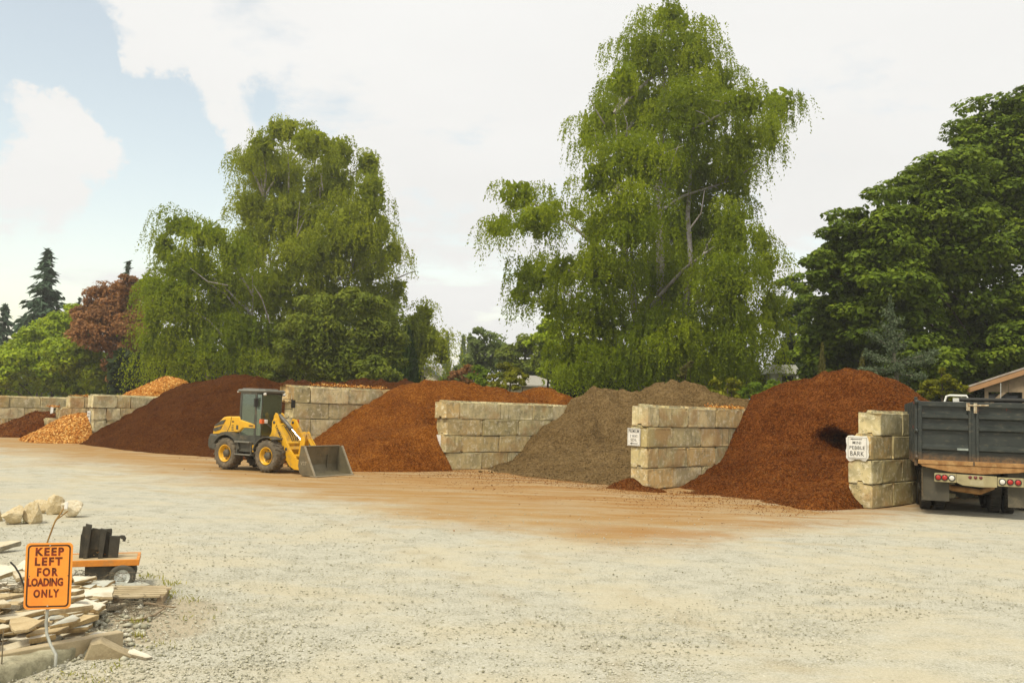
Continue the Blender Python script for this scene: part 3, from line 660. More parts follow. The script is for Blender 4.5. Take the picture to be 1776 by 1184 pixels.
F_SHRUB = leaf_mat('shrub_leaves', (0.092, 0.149, 0.012), (0.161, 0.241, 0.018), (0.241, 0.322, 0.030), .3)
F_WEEPC = leaf_mat('weeping_conifer_needles', (.07, .07, .015), (.11, .105, .022), (.16, .145, .035), .2)
F_FAR = leaf_mat('distant_leaves', (0.097, 0.136, 0.035), (0.152, 0.201, 0.048), (0.221, 0.273, 0.068), .25)
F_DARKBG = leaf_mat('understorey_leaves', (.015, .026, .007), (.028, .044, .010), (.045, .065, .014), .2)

def make_tree(name, label, cat, lobes, depth, fmat, bark, gen, base, seed, top=None, r0=.25, group=None, limb=.8, stems=None, thick=.8, spread=.75, lr=.10, grow=1., **kw):
    r = np.random.default_rng(seed); rr = random.Random(seed)
    C, R = px_lobes(lobes, depth, r, thick, spread=spread); R = R * grow
    b = at(base[0], base[1], depth); b = np.array([b[0], depth, 0.])
    root = empty(name, b, 0, label, cat, group)
    V, Q, T = gen(C, R, r, **kw)
    np_mesh('crown', V - b, Q, fmat, root, T)
    mb = MB(); Cl, Rl = C - b, R
    for (bx, tx, ty, k) in stems or [(base[0], top[0], top[1], 1.)]:
        p0 = at(bx, base[1], depth); p1 = at(tx, ty, depth)
        tp = trunk_mesh(mb, Vector((p0[0] - b[0], rr.uniform(-.4, .4), 0)), Vector((p1[0] - b[0], rr.uniform(-.5, .5), p1[2])), r0 * k, .03, .12 * r0 / .25, rr=rr)
    limbs(mb, tp, Cl, Rl, rr, limb * .6, r0=lr * .8 * r0 / .25)
    mb.build('trunk', bark, root)
    return root

big_birch = make_tree('birch_tree', 'tallest weeping birch, rising behind the grey soil heap to the top of the picture', 'tree', [
    (1165, 36, 46, 40), (1125, 95, 58, 55), (1190, 100, 62, 62), (1080, 140, 36, 45), (1247, 145, 38, 42),
    (1110, 190, 80, 66), (1200, 200, 84, 74), (1290, 178, 50, 36), (1350, 178, 38, 34), (1335, 232, 26, 44), (1290, 250, 44, 50), (1050, 205, 38, 40), (1024, 235, 28, 40),
    (1100, 280, 88, 70), (1205, 300, 92, 82), (1278, 310, 34, 62), (1040, 315, 40, 48),
    (1090, 380, 84, 72), (1195, 400, 94, 82), (1270, 405, 42, 62), (1030, 400, 26, 34),
    (898, 338, 44, 36), (866, 392, 30, 30), (925, 385, 48, 38), (958, 368, 24, 26), (1000, 372, 18, 16),
    (930, 478, 52, 38), (905, 510, 26, 28), (978, 470, 44, 38), (1045, 470, 66, 66), (1150, 490, 100, 80), (1258, 490, 66, 80), (1318, 420, 24, 34), (1330, 460, 24, 32),
    (960, 530, 34, 34), (1030, 560, 80, 72), (1150, 585, 100, 74), (1262, 580, 80, 80), (1336, 545, 26, 60), (1000, 610, 46, 40),
    (1050, 630, 80, 42), (1150, 638, 100, 40), (1255, 635, 80, 42), (985, 640, 30, 26)],
    52, F_BIRCH, BARK_BIRCH, weeping, (1145, 676), 21, r0=.42, limb=.75, stems=[(1140, 1150, 60, 1.), (1175, 1215, 130, .7), (1120, 1060, 200, .6)], dens=1.0)
left_birch = make_tree('birch_tree', 'tall bushy birch rising behind the loader, tallest of the left group', 'tree', [
    (492, 225, 36, 26), (455, 258, 32, 30), (540, 250, 44, 34), (582, 270, 36, 40), (430, 285, 16, 26), (480, 305, 62, 52), (570, 325, 58, 54), (640, 288, 24, 30), (642, 345, 34, 54),
    (438, 362, 36, 40), (510, 380, 84, 62), (610, 400, 56, 62), (662, 400, 16, 36), (440, 430, 38, 52), (540, 450, 84, 62), (638, 455, 46, 54), (682, 440, 18, 22),
    (470, 505, 54, 54), (560, 530, 84, 54), (650, 530, 50, 54), (690, 500, 14, 24), (480, 590, 60, 54), (570, 610, 80, 50), (660, 600, 44, 54)],
    70, F_BIRCH2, BARK_BIRCH, weeping, (530, 664), 22, r0=.36, limb=.95, stems=[(505, 500, 235, .9), (530, 560, 265, 1.), (560, 640, 300, .7), (500, 450, 290, .6)], depth_=70, L=(.8, 1.6), leaf=(.092, .045), lr=.10, grow=1.05)
weep_birch = make_tree('birch_tree', 'low spreading weeping birch beside the red leaved tree', 'tree', [
    (312, 392, 40, 24), (285, 430, 24, 36), (360, 410, 46, 30), (405, 440, 36, 36), (330, 470, 66, 56), (400, 500, 56, 56), (300, 520, 46, 56), (268, 545, 24, 50),
    (360, 560, 74, 56), (295, 600, 50, 46), (420, 580, 46, 56), (255, 495, 16, 30), (268, 500, 20, 30), (262, 600, 22, 40), (350, 620, 70, 36), (430, 625, 50, 34)],
    64, F_BIRCH, BARK_BIRCH, weeping, (370, 664), 23, r0=.3, limb=.9, stems=[(375, 330, 400, 1.), (455, 440, 480, .5)], depth_=64, L=(1.1, 2.3), leaf=(.088, .042))
make_tree('ash_tree', 'broad green ash with feathery leaves in front of the tall left birch', 'tree', [
    (622, 525, 46, 26), (560, 560, 50, 42), (650, 570, 50, 46), (515, 595, 40, 40), (600, 620, 70, 42), (680, 600, 26, 44), (540, 635, 50, 30), (660, 640, 40, 26), (480, 640, 30, 24)],
    56, F_ASH, BARK_BROWN, bushy, (600, 664), 24, top=(600, 560), r0=.2, per=2.6, leaves=110, leaf=(.15, .06), up=.4, flat=.7)
make_tree('birch_tree', 'small weeping birch by the white gabled house', 'tree', [
    (735, 548, 22, 28), (742, 590, 30, 40), (764, 606, 14, 34), (715, 575, 22, 40), (726, 622, 20, 20), (768, 618, 10, 18)],
    72, F_BIRCH2, BARK_BIRCH, weeping, (735, 660), 25, top=(735, 550), r0=.16, depth_=72, L=(.9, 1.8), leaf=(.095, .046))
make_tree('maple_tree', 'huge dark maple filling the right edge above the truck', 'tree', [
    (1745, 215, 60, 46), (1785, 190, 40, 30), (1420, 470, 30, 40), (1415, 560, 26, 50), (1420, 620, 30, 40), (1690, 262, 54, 44), (1790, 300, 80, 90), (1655, 315, 60, 46), (1590, 345, 58, 46), (1535, 375, 54, 46), (1710, 350, 70, 56), (1480, 410, 50, 42), (1620, 400, 74, 46),
    (1445, 455, 32, 40), (1550, 440, 66, 50), (1680, 440, 60, 40), (1480, 500, 56, 46), (1600, 500, 62, 34), (1770, 430, 60, 40), (1435, 515, 24, 34), (1540, 545, 66, 44), (1460, 570, 56, 44), (1640, 560, 52, 38),
    (1440, 620, 34, 36), (1500, 630, 62, 36), (1590, 625, 66, 36), (1680, 620, 60, 38), (1760, 600, 56, 46), (1730, 640, 60, 30), (1770, 520, 30, 26), (1640, 480, 60, 40), (1700, 500, 50, 40), (1560, 495, 60, 40), (1660, 600, 60, 40), (1530, 600, 60, 40), (1600, 410, 60, 40), (1720, 300, 60, 50), (1650, 380, 60, 46), (1520, 460, 60, 46), (1740, 560, 50, 40), (1830, 420, 50, 120), (1830, 600, 50, 80)],
    45, F_MAPLE, BARK_BROWN, bushy, (1755, 690), 26, top=(1740, 260), r0=.42, per=2.6, leaves=120, leaf=(.13, .092), up=.9, flat=.5, core=.2, limb=.45, lr=.05, spread=.6, grow=1.14)
make_tree('maple_tree', 'young light green tree between the tallest birch and the dark maple', 'tree', [
    (1375, 500, 26, 26), (1390, 540, 28, 40), (1360, 555, 26, 36), (1400, 595, 26, 36)], 62, F_SHRUB, BARK_BROWN, bushy, (1380, 670), 27, top=(1380, 520), r0=.16, per=2.4, leaves=90, leaf=(.15, .09))
make_tree('laurel_shrub', 'big bright green laurel at the far left edge', 'shrub', [
    (125, 560, 34, 30), (95, 590, 44, 36), (50, 620, 46, 36), (10, 645, 44, 34), (130, 610, 44, 44), (90, 645, 70, 36), (165, 645, 36, 36), (30, 670, 60, 24), (140, 672, 60, 20), (185, 672, 24, 20), (60, 600, 40, 30), (20, 625, 36, 26), (110, 580, 36, 30), (160, 640, 40, 36), (-40, 660, 40, 34)],
    84, F_LAUREL, BARK_BROWN, bushy, (95, 686), 28, top=(100, 600), r0=.2, per=1.3, leaves=130, leaf=(.2, .11), up=.55)
make_tree('purple_tree', 'dark red leaved tree left of the low weeping birch', 'tree', [
    (225, 495, 26, 22), (190, 520, 40, 30), (150, 545, 26, 30), (235, 530, 30, 34), (170, 580, 40, 30), (230, 580, 40, 36), (215, 625, 34, 36), (240, 655, 34, 26), (205, 660, 20, 22), (185, 555, 34, 30), (215, 545, 40, 34), (240, 600, 30, 34)],
    78, F_RED, BARK_BROWN, bushy, (215, 682), 29, top=(205, 530), r0=.2, per=2., leaves=120, leaf=(.15, .08), up=.45, core=.3)

# ---- conifers with whorls of drooping branches
def conifer(name, label, cat, px, ytop, ybase, depth, half_px, fmat, seed, power=.85, group=None, droop=.35, spray=.30, dens=1.):
    r = np.random.default_rng(seed); b = at(px, ybase, depth); top = at(px, ytop, depth); H = top[2]; b = np.array([b[0], depth, 0.])
    root = empty(name, b, 0, label, cat, group)
    zb = max(.3, at(px, ybase, depth)[2] - 1.); n = int((H - zb) / .16 * dens); half = half_px * depth / FPX
    z = zb + (H - zb) * (np.arange(n) / n); fr = 1 - (z - zb) / (H - zb)
    az = r.uniform(0, 6.283, n); L = half * (fr ** power) * r.uniform(.72, 1.12, n) + .12
    P, A, T, S = [], [], [], []
    mb = MB(); mb.tube([(0, 0, 0), (0.05, 0, H * .5), (0, 0, H)], [.22 * H / 12, .12 * H / 12, .015], 7)
    for k in range(n):
        d = np.array([math.cos(az[k]), math.sin(az[k]), 0]); m = max(6, int(L[k] / .09))
        t = (np.arange(m) + r.random(m)) / m
        rise = .25 * fr[k] if fr[k] < .25 else 0
        q = np.array([0, 0, z[k]]) + d[None] * (t * L[k])[:, None] + np.array([0, 0, 1.])[None] * ((rise - droop) * L[k] * t ** 1.5 + .12 * L[k] * t)[:, None]
        sd = np.cross(d, [0, 0, 1.]); off = r.normal(0, 1, m) * (1.05 - t * .75) * L[k] * .2
        q = q + sd[None] * off[:, None] + r.normal(0, .05, (m, 3))
        P.append(q); A.append(unit(d[None] * .8 + sd[None] * np.sign(off)[:, None] * .6 + np.array([0, 0, -.55])[None] + r.normal(0, .3, (m, 3))))
        T.append(np.full(m, r.uniform(.2, .8))); S.append(np.full(m, 1.))
        if k % 3 == 0 and L[k] > .5: mb.tube([(0, 0, z[k]), tuple(np.array([0, 0, z[k]]) + d * L[k] * .6 + np.array([0, 0, -droop * L[k] * .3]))], [.03, .008], 4, caps=False)
    P, A, T = np.concatenate(P), np.concatenate(A), np.concatenate(T); N = len(P)
    B = unit(np.cross(A, r.normal(0, .6, (N, 3)) + np.array([0, 0, 1.]))); s = r.uniform(.6, 1.3, N)
    V, Q = leaf_quads(P, A, B, spray * s, spray * .3 * s)
    np_mesh('crown', V, Q, fmat, root, np.clip(T + r.normal(0, .2, N), 0, 1)); mb.build('trunk', BARK_BROWN, root)
    return root
conifer('spruce_tree', 'tall pointed spruce standing behind the bright green laurel', 'tree', 70, 432, 640, 100, 66, F_SPRUCE, 41, power=.8, droop=.25, spray=.5, dens=2.2)
conifer('spruce_tree', 'spruce half cut off by the left edge of the picture', 'tree', 0, 528, 660, 110, 44, F_SPRUCE, 42, droop=.25, spray=.5, dens=2.)
conifer('spruce_tree', 'spruce tip peeping over the red leaved tree', 'tree', 212, 452, 640, 110, 36, F_SPRUCE, 43, spray=.45)
conifer('cypress_tree', 'small pointed conifer poking up between laurel and red leaved tree', 'tree', 130, 515, 640, 108, 20, F_SPRUCE, 44, spray=.4)

def column(name, label, px, ytop, depth, half_px, fmat, seed, sp=(.22, .05), n=9000, group=None, cat='tree'):
    r = np.random.default_rng(seed); top = at(px, ytop, depth); H = top[2]; R = half_px * depth / FPX; b = np.array([top[0], depth, 0.])
    root = empty(name, b, 0, label, cat, group)
    t = r.random(n) ** .9; a = r.uniform(0, 6.283, n)
    prof = np.clip(np.minimum(1, (1 - t) * 2.2) ** .75, .03, 1) * (1 + .10 * np.sin(a * 5 + t * 19) + .06 * np.sin(a * 9 - t * 31))
    rad = R * prof * np.sqrt(r.uniform(.45, 1.08, n))
    p = np.stack([np.cos(a) * rad, np.sin(a) * rad, t * H], 1)
    A = unit(np.stack([np.cos(a) * .35, np.sin(a) * .35, np.ones(n)], 1) + r.normal(0, .25, (n, 3)))
    B = unit(np.cross(A, np.stack([np.cos(a), np.sin(a), np.zeros(n)], 1) + r.normal(0, .5, (n, 3)))); s = r.uniform(.6, 1.4, n)
    V, Q = leaf_quads(p, A, B, sp[0] * s, sp[1] * s); np_mesh('crown', V, Q, fmat, root, np.clip(.5 + r.normal(0, .25, n), 0, 1))
    MB().tube([(0, 0, 0), (0, 0, H * .8)], [.14, .03], 6).build('trunk', BARK_BROWN, root)
    return root
column('thuja_tree', 'dark columnar thuja left of the white gabled house', 706, 568, 60, 24, F_THUJA, 51, sp=(.2, .06), n=14000)
PG = 'poplars far beyond the houses'
column('poplar_tree', 'thin distant poplar, left one of the pair in the central gap', 804, 585, 170, 6, F_FAR, 52, sp=(.6, .22), n=1800, group=PG)
column('poplar_tree', 'thin distant poplar, right one of the pair in the central gap', 815, 582, 170, 7, F_FAR, 53, sp=(.6, .22), n=1800, group=PG)
column('poplar_tree', 'thin distant poplar just right of the small weeping birch', 776, 579, 170, 6, F_FAR, 54, sp=(.6, .22), n=1800, group=PG)

# ---- trees and shrubs of the gap in the middle
bg = 'trees in the gap between the birches'
def bush(name, label, lobes, depth, fmat, seed, cat='tree', top=None, base=None, **kw):
    lx = sum(l[0] for l in lobes) / len(lobes); tp = top or (lx, min(l[1] for l in lobes))
    a = dict(per=2., leaves=90, leaf=(.16, .09), up=.5, r0=.12); a.update(kw)
    return make_tree(name, label, cat, lobes, depth, fmat, BARK_BROWN, bushy, base or (lx, max(l[1] + l[3] for l in lobes)), seed, top=tp, **a)
bush('alder_tree', 'pale green rounded tree right of the distant poplars', [(840, 590, 26, 20), (820, 625, 32, 30), (855, 620, 34, 36), (800, 650, 28, 24), (875, 650, 30, 24), (785, 660, 20, 16)], 88, F_FAR, 61, group=bg, per=1.4, leaf=(.2, .11))
bush('alder_tree', 'dark green tree behind the cream house', [(890, 620, 30, 26), (925, 605, 36, 26), (910, 640, 36, 26), (950, 630, 34, 30), (880, 650, 20, 18)], 84, F_ASH, 62, group=bg, per=1.5, leaf=(.2, .11))
bush('elm_tree', 'yellow green tree under the left arm of the tallest birch', [(950, 570, 30, 20), (935, 595, 30, 20), (965, 600, 30, 26), (960, 640, 26, 26)], 66, F_LAUREL, 63, per=2, leaf=(.17, .1))
bush('shrub', 'yellowish shrub left of the cream house above the red bark', [(880, 645, 22, 20), (860, 662, 24, 14), (895, 664, 24, 14), (910, 655, 14, 14)], 50, F_GOLD, 64, cat='shrub', per=5, leaves=80, leaf=(.10, .05))
bush('shrub', 'dull purple green shrub beside the white gabled house', [(800, 655, 18, 18), (815, 645, 14, 18), (790, 665, 14, 10)], 58, F_RED, 65, cat='shrub', per=4, leaves=60, leaf=(.11, .06))
bush('shrub', 'green shrub between the purple shrub and the yellowish one', [(835, 650, 20, 20), (828, 664, 22, 12), (852, 668, 16, 10)], 54, F_SHRUB, 66, cat='shrub', per=5, leaves=70, leaf=(.11, .05))
# ---- nursery plants on the right behind the soil
bush('shrub', 'fresh bright green shrub left of the tall bark heap', [(1345, 672, 20, 20), (1315, 680, 22, 18), (1365, 682, 14, 14), (1295, 685, 18, 12), (1330, 692, 40, 10)], 44, F_SHRUB, 71, cat='shrub', per=6, leaves=90, leaf=(.13, .03), up=.2)
bush('shrub', 'yellow green upright shrub right of the soil heap crest', [(1245, 662, 12, 14), (1270, 668, 12, 18), (1255, 680, 22, 12), (1275, 690, 20, 10)], 42, F_GOLD, 72, cat='shrub', per=7, leaves=80, leaf=(.10, .03), up=.2)
bush('sapling', 'spindly sapling showing above the soil heap crest', [(1188, 640, 9, 12), (1196, 632, 7, 7), (1182, 652, 8, 6)], 42, F_WEEPC, 73, cat='sapling', per=12, leaves=30, leaf=(.1, .035), base=(1188, 675), r0=.06)
bush('shrub', 'low green shrub at the foot of the light green tree', [(1385, 675, 22, 16), (1405, 680, 20, 14)], 48, F_SHRUB, 74, cat='shrub', per=5, leaves=80, leaf=(.12, .04), up=.2)
def draped(name, label, px, ytop, ybase, depth, half_px, seed, fmat=F_WEEPC, lean=0):
    r = np.random.default_rng(seed); t = at(px, ytop, depth); b = np.array([t[0] - lean, depth, 0.]); H = t[2]; R = half_px * depth / FPX; zb = max(.2, at(px, ybase, depth)[2] - .6)
    root = empty(name, b, 0, label, 'tree')
    n = 150; a = r.uniform(0, 6.28, n); s0 = r.random(n) ** 1.5
    m = 26; tt = (np.arange(m) + r.random((n, m))) / m
    z0 = H - s0 * (H - zb) * .45; ln = (z0 - zb) * r.uniform(.6, 1, n)
    rad = R * (.25 + .75 * s0 ** .5) * r.uniform(.5, 1, n)
    q = np.stack([lean * (1 - s0[:, None] * .5) + np.cos(a)[:, None] * rad[:, None] * np.sqrt(tt), np.sin(a)[:, None] * rad[:, None] * np.sqrt(tt), z0[:, None] - ln[:, None] * tt], -1).reshape(-1, 3) + r.normal(0, .02, (n * m, 3))
    N = len(q); A = unit(np.array([0, 0, -1.]) + r.normal(0, .4, (N, 3))); B = unit(np.cross(A, r.normal(0, 1, (N, 3))))
    V, Q = leaf_quads(q, A, B, np.full(N, .075), np.full(N, .022)); np_mesh('crown', V, Q, fmat, root, r.random(N))
    MB().tube([(0, 0, 0), (lean * .6, 0, H * .6), (lean, 0, H)], [.06, .045, .012], 6).build('trunk', BARK_BROWN, root)
draped('weeping_conifer', 'narrow drooping conifer above the left slope of the tall bark heap', 1426, 596, 660, 42, 10, 81)
draped('weeping_conifer', 'leaning drooping conifer left of the blue cedar', 1497, 612, 680, 40, 8, 82, lean=.45)
# blue cedar with open, nearly level arms
def cedar():
    depth = 40; r = np.random.default_rng(84); rr = random.Random(84); b = at(1556, 690, depth); b = np.array([b[0], depth, 0.])
    root = empty('cedar_tree', b, 0, 'open blue green cedar with level arms behind the tall bark heap', 'tree')
    mb = MB(); P, T = [], []
    def L(px, py, dy=0.): q = at(px, py, depth + dy); return Vector(q - b)
    tr = [Vector((0, 0, 0)), L(1556, 660), L(1551, 620), L(1548, 580), L(1545, 545), L(1543, 510)]
    mb.tube(tr, [.1, .085, .07, .05, .03, .012], 7)
    arms = [((1552, 628), (1625, 608), .2), ((1552, 632), (1618, 622), -.3), ((1551, 628), (1500, 610), -.3), ((1553, 640), (1490, 640), -.4), ((1550, 605), (1508, 575), .3), ((1554, 648), (1605, 650), -.6),
            ((1554, 655), (1515, 662), -.7), ((1556, 665), (1580, 680), -.8), ((1556, 668), (1530, 690), -.8), ((1549, 590), (1566, 575), -.2), ((1548, 580), (1530, 562), 0), ((1546, 560), (1560, 552), .1), ((1545, 545), (1534, 535), 0), ((1555, 660), (1545, 680), -1.), ((1549, 600), (1570, 596), -.4), ((1552, 640), (1560, 630), -.9)]
    for (a, e, dy) in arms:
        A_, E_ = L(*a), L(*e, dy); mid = A_.lerp(E_, .5) + Vector((0, 0, -.05)); mb.tube([A_, mid, E_], [.035, .022, .006], 5, caps=False)
        n = int(330 * (E_ - A_).length); t = r.random(n) ** .75
        w = .05 + .17 * (1 - np.abs(t - .6))
        q = np.array(A_)[None] * (1 - t[:, None]) + np.array(E_)[None] * t[:, None] + r.normal(0, 1, (n, 3)) * w[:, None] * np.array([.6, .8, .5]) - np.array([0, 0, .06])
        P.append(q)
    n = 1500; t = r.random(n); q = np.array([[*L(1548 - 4 * k, 620 - 108 * k)] for k in t]) + r.normal(0, 1, (n, 3)) * (.17 * (1.1 - t))[:, None]; P.append(q)
    P = np.concatenate(P); N = len(P); A = unit(r.normal(0, 1, (N, 3)) + np.array([0, 0, .5])); B = unit(np.cross(A, r.normal(0, 1, (N, 3))))
    V, Q = leaf_quads(P, A, B, r.uniform(.04, .085, N), r.uniform(.015, .035, N)); np_mesh('crown', V, Q, F_BLUE, root, r.random(N)); mb.build('trunk', weathered('cedar_bark', (.30, .26, .19), (.16, .14, .1), 6., .9, .4), root)
cedar()
bush('cypress_shrub', 'golden yellow cypress bush standing behind the dump truck', [(1610, 668, 20, 10), (1640, 662, 14, 16), (1662, 668, 16, 10), (1636, 645, 6, 8), (1625, 682, 26, 10), (1655, 686, 24, 12), (1600, 690, 20, 10), (1678, 680, 8, 8), (1606, 678, 16, 7)], 37, F_GOLD, 85, cat='shrub', per=14, leaves=130, leaf=(.07, .028), up=.3, r0=.07, limb=1., spread=.5, frac=(.28, .48), base=(1638, 705))
# understorey below and behind the big crowns, crown shade painted into its dark leaf colour
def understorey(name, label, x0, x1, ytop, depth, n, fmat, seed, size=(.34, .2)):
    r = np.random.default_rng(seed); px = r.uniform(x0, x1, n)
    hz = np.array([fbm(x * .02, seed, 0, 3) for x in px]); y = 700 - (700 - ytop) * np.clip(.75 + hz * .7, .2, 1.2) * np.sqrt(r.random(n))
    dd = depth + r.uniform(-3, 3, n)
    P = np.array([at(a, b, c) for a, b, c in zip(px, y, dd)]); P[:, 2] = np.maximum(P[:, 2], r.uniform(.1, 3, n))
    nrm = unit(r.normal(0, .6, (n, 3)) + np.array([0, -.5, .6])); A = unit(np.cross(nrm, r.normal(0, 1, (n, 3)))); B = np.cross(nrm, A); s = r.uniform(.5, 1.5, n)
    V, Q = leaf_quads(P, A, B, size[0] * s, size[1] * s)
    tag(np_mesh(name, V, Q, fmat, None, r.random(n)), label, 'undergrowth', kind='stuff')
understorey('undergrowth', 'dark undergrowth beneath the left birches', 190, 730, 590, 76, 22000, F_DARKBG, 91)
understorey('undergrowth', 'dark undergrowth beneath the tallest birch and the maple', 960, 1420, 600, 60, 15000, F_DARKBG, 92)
understorey('undergrowth', 'leaves coloured dark as shade behind the dark maple', 1390, 1900, 520, 54, 26000, F_DARKBG, 93)
understorey('woodland', 'far belt of trees closing the view', -500, 2300, 655, 150, 16000, F_FAR, 94, size=(.8, .5))
# bare pale branches standing out of the crowns
def bare(root, lines, depth, rad=.05):
    b = root.location
    for ln in lines:
        mb = MB(); pts = [Vector(at(x, y, depth + dy)) - b for x, y, dy in ln]; mb.tube(pts, [rad * (1 - .75 * i / (len(pts) - 1)) for i in range(len(pts))], 6, caps=False); mb.build('bare_branch', BARK_BIRCH, root)
bare(big_birch, [[(1148, 365, -3.4), (1152, 330, -4.2), (1158, 295, -4.6), (1150, 268, -4.8), (1138, 240, -5)], [(1158, 300, -4.6), (1168, 275, -4.9), (1178, 248, -5.1)], [(1150, 320, -4.3), (1140, 300, -4.7), (1132, 285, -5)], [(1086, 250, -3.6), (1088, 215, -4.2), (1080, 190, -4.4)], [(1048, 215, -2.6), (1030, 185, -3.2), (1020, 165, -3.4)], [(1198, 395, -3.8), (1216, 370, -4.3), (1222, 330, -4.6)], [(985, 468, -2.8), (1020, 480, -3.6), (1050, 490, -4.)], [(1022, 478, -3.6), (1040, 466, -4.)], [(1290, 300, -2), (1310, 285, -2.6), (1322, 280, -3)]], 52)
bare(left_birch, [[(505, 480, -3), (512, 440, -4), (515, 400, -4.6), (520, 350, -5)], [(515, 410, -4.5), (528, 380, -5)], [(590, 400, -3), (605, 365, -4), (612, 340, -4.4)], [(545, 300, -2.6), (548, 260, -3.4)], [(690, 482, -1), (708, 474, -1.3), (722, 470, -1.5)], [(560, 330, -3.4), (556, 300, -4)]], 70, .06)
bare(weep_birch, [[(468, 560, -3), (455, 520, -3.8), (440, 495, -4.2)], [(455, 520, -3.8), (448, 505, -4.3)], [(395, 495, -3), (360, 488, -3.8), (330, 465, -4.2)]], 64, .05)
# ================================================================== buildings behind
WHITE_SIDING = weathered('cream_siding', (.72, .66, .48), (.66, .60, .42), 2., .7, .05)
ROOF_GREY = weathered('grey_shingle', (.36, .34, .29), (.28, .26, .21), 8., .9, .3)
TRIM_GREEN = weathered('grey_green_trim', (.22, .27, .24), (.17, .2, .18), 4., .6, .05)
DARK_GLASS = weathered('dark_window_glass', (.03, .035, .03), (.05, .055, .05), 3., .12, 0., spec=.6)
OLD_WOOD = weathered('weathered_wood', (.34, .25, .15), (.24, .18, .11), 5., .85, .3)
def house(name, label, cpx, depth, yaw, W, Ln, eave, rise, wall_m, roof_m, overhang=.35):
    c = at(cpx, 690, depth); root = empty(name, (c[0], depth, 0), yaw, label, 'house')
    MB().prism([(-W / 2, 0), (W / 2, 0), (W / 2, eave), (0, eave + rise), (-W / 2, eave)], 0, Ln, 'y').build('wall', wall_m, root)
    sl = math.hypot(W / 2, rise); o = overhang / sl
    for s, nm in ((-1, 'roof'), (1, 'roof')):
        mb = MB(); e = (s * W / 2 * (1 + o * 1.4), eave - rise * o * 1.4); t = .14
        mb.prism([(0, eave + rise + .02), e, (e[0], e[1] + t), (0, eave + rise + t + .02)], -.4, Ln + .4, 'y'); mb.build(nm, roof_m, root)
        q = MB(); q.prism([(0, eave + rise - .10), (e[0], e[1] - .12), (e[0], e[1] + t + .03), (0, eave + rise + t + .05)], -.46, -.41, 'y'); q.build('barge_board', TRIM_GREEN, root)
    return root
h1 = house('house', 'white gabled house between the small birch and the purple shrub', 740, 95, math.radians(-8), 5.2, 10, 4.5, 1.9, WHITE_SIDING, ROOF_GREY)
MB().box(.4, 1.2, -.05, .02, 3.0, 4.1).build('window', DARK_GLASS, h1)
# hipped cream house
def cream_house():
    depth = 75; c = at(950, 690, depth); root = empty('house', (c[0], depth, 0), math.radians(6), 'low cream house with a hipped grey roof under the tallest birch', 'house')
    MB().box(-3.6, .95, 0, 8, 0, 4.25).build('wall', WHITE_SIDING, root)
    mb = MB(); a = .5; z = 4.25
    mb.add([(-3.6 - a, -a, z), (0.95 + a, -a, z), (0.95 + a, 8 + a, z), (-3.6 - a, 8 + a, z), (-2.2, 4, z + .95), (-.5, 4, z + .95), (-3.6 - a, -a, z - .12), (0.95 + a, -a, z - .12), (0.95 + a, 8 + a, z - .12), (-3.6 - a, 8 + a, z - .12)],
           [(0, 1, 5, 4), (1, 2, 5), (2, 3, 4, 5), (3, 0, 4), (0, 6, 7, 1), (1, 7, 8, 2), (2, 8, 9, 3), (3, 9, 6, 0), (6, 9, 8, 7)]); mb.build('roof', ROOF_GREY, root)
    w = MB().box(.1, .55, -.04, .03, 2.6, 3.9).build('window', DARK_GLASS, root)
    f = MB()
    for q in ((.02, .1, 2.52, 3.98), (.55, .63, 2.52, 3.98), (.1, .55, 3.9, 3.98), (.1, .55, 2.52, 2.6)): f.box(q[0], q[1], -.08, .03, q[2], q[3])
    f.build('frame', WHITE_SIDING, w)
cream_house()
def porch():
    depth = 50; c = at(1362, 690, depth); root = empty('white_outbuilding', (c[0], depth, 0), math.radians(-8), 'white outbuilding with a dark opening half hidden behind the bright green shrub', 'outbuilding')
    wm = weathered('white_boards', (.74, .74, .68), (.66, .66, .6), 3., .5, .02)
    MB().box(-.75, .62, .25, 3, 0, 4.6).build('wall', wm, root)
    MB().prism([(-1.0, 4.61), (.85, 4.61), (.5, 5.1), (-.65, 5.1)], -.15, 3.2, 'y').build('roof', wm, root)
    MB().box(-.15, .45, .2, .26, 3.3, 4.5).build('window', DARK_GLASS, root)
    for x in (-.62, .62): MB().box(x - .05, x + .05, -.06, .05, 0, 4.6).build('post', wm, root)
porch()
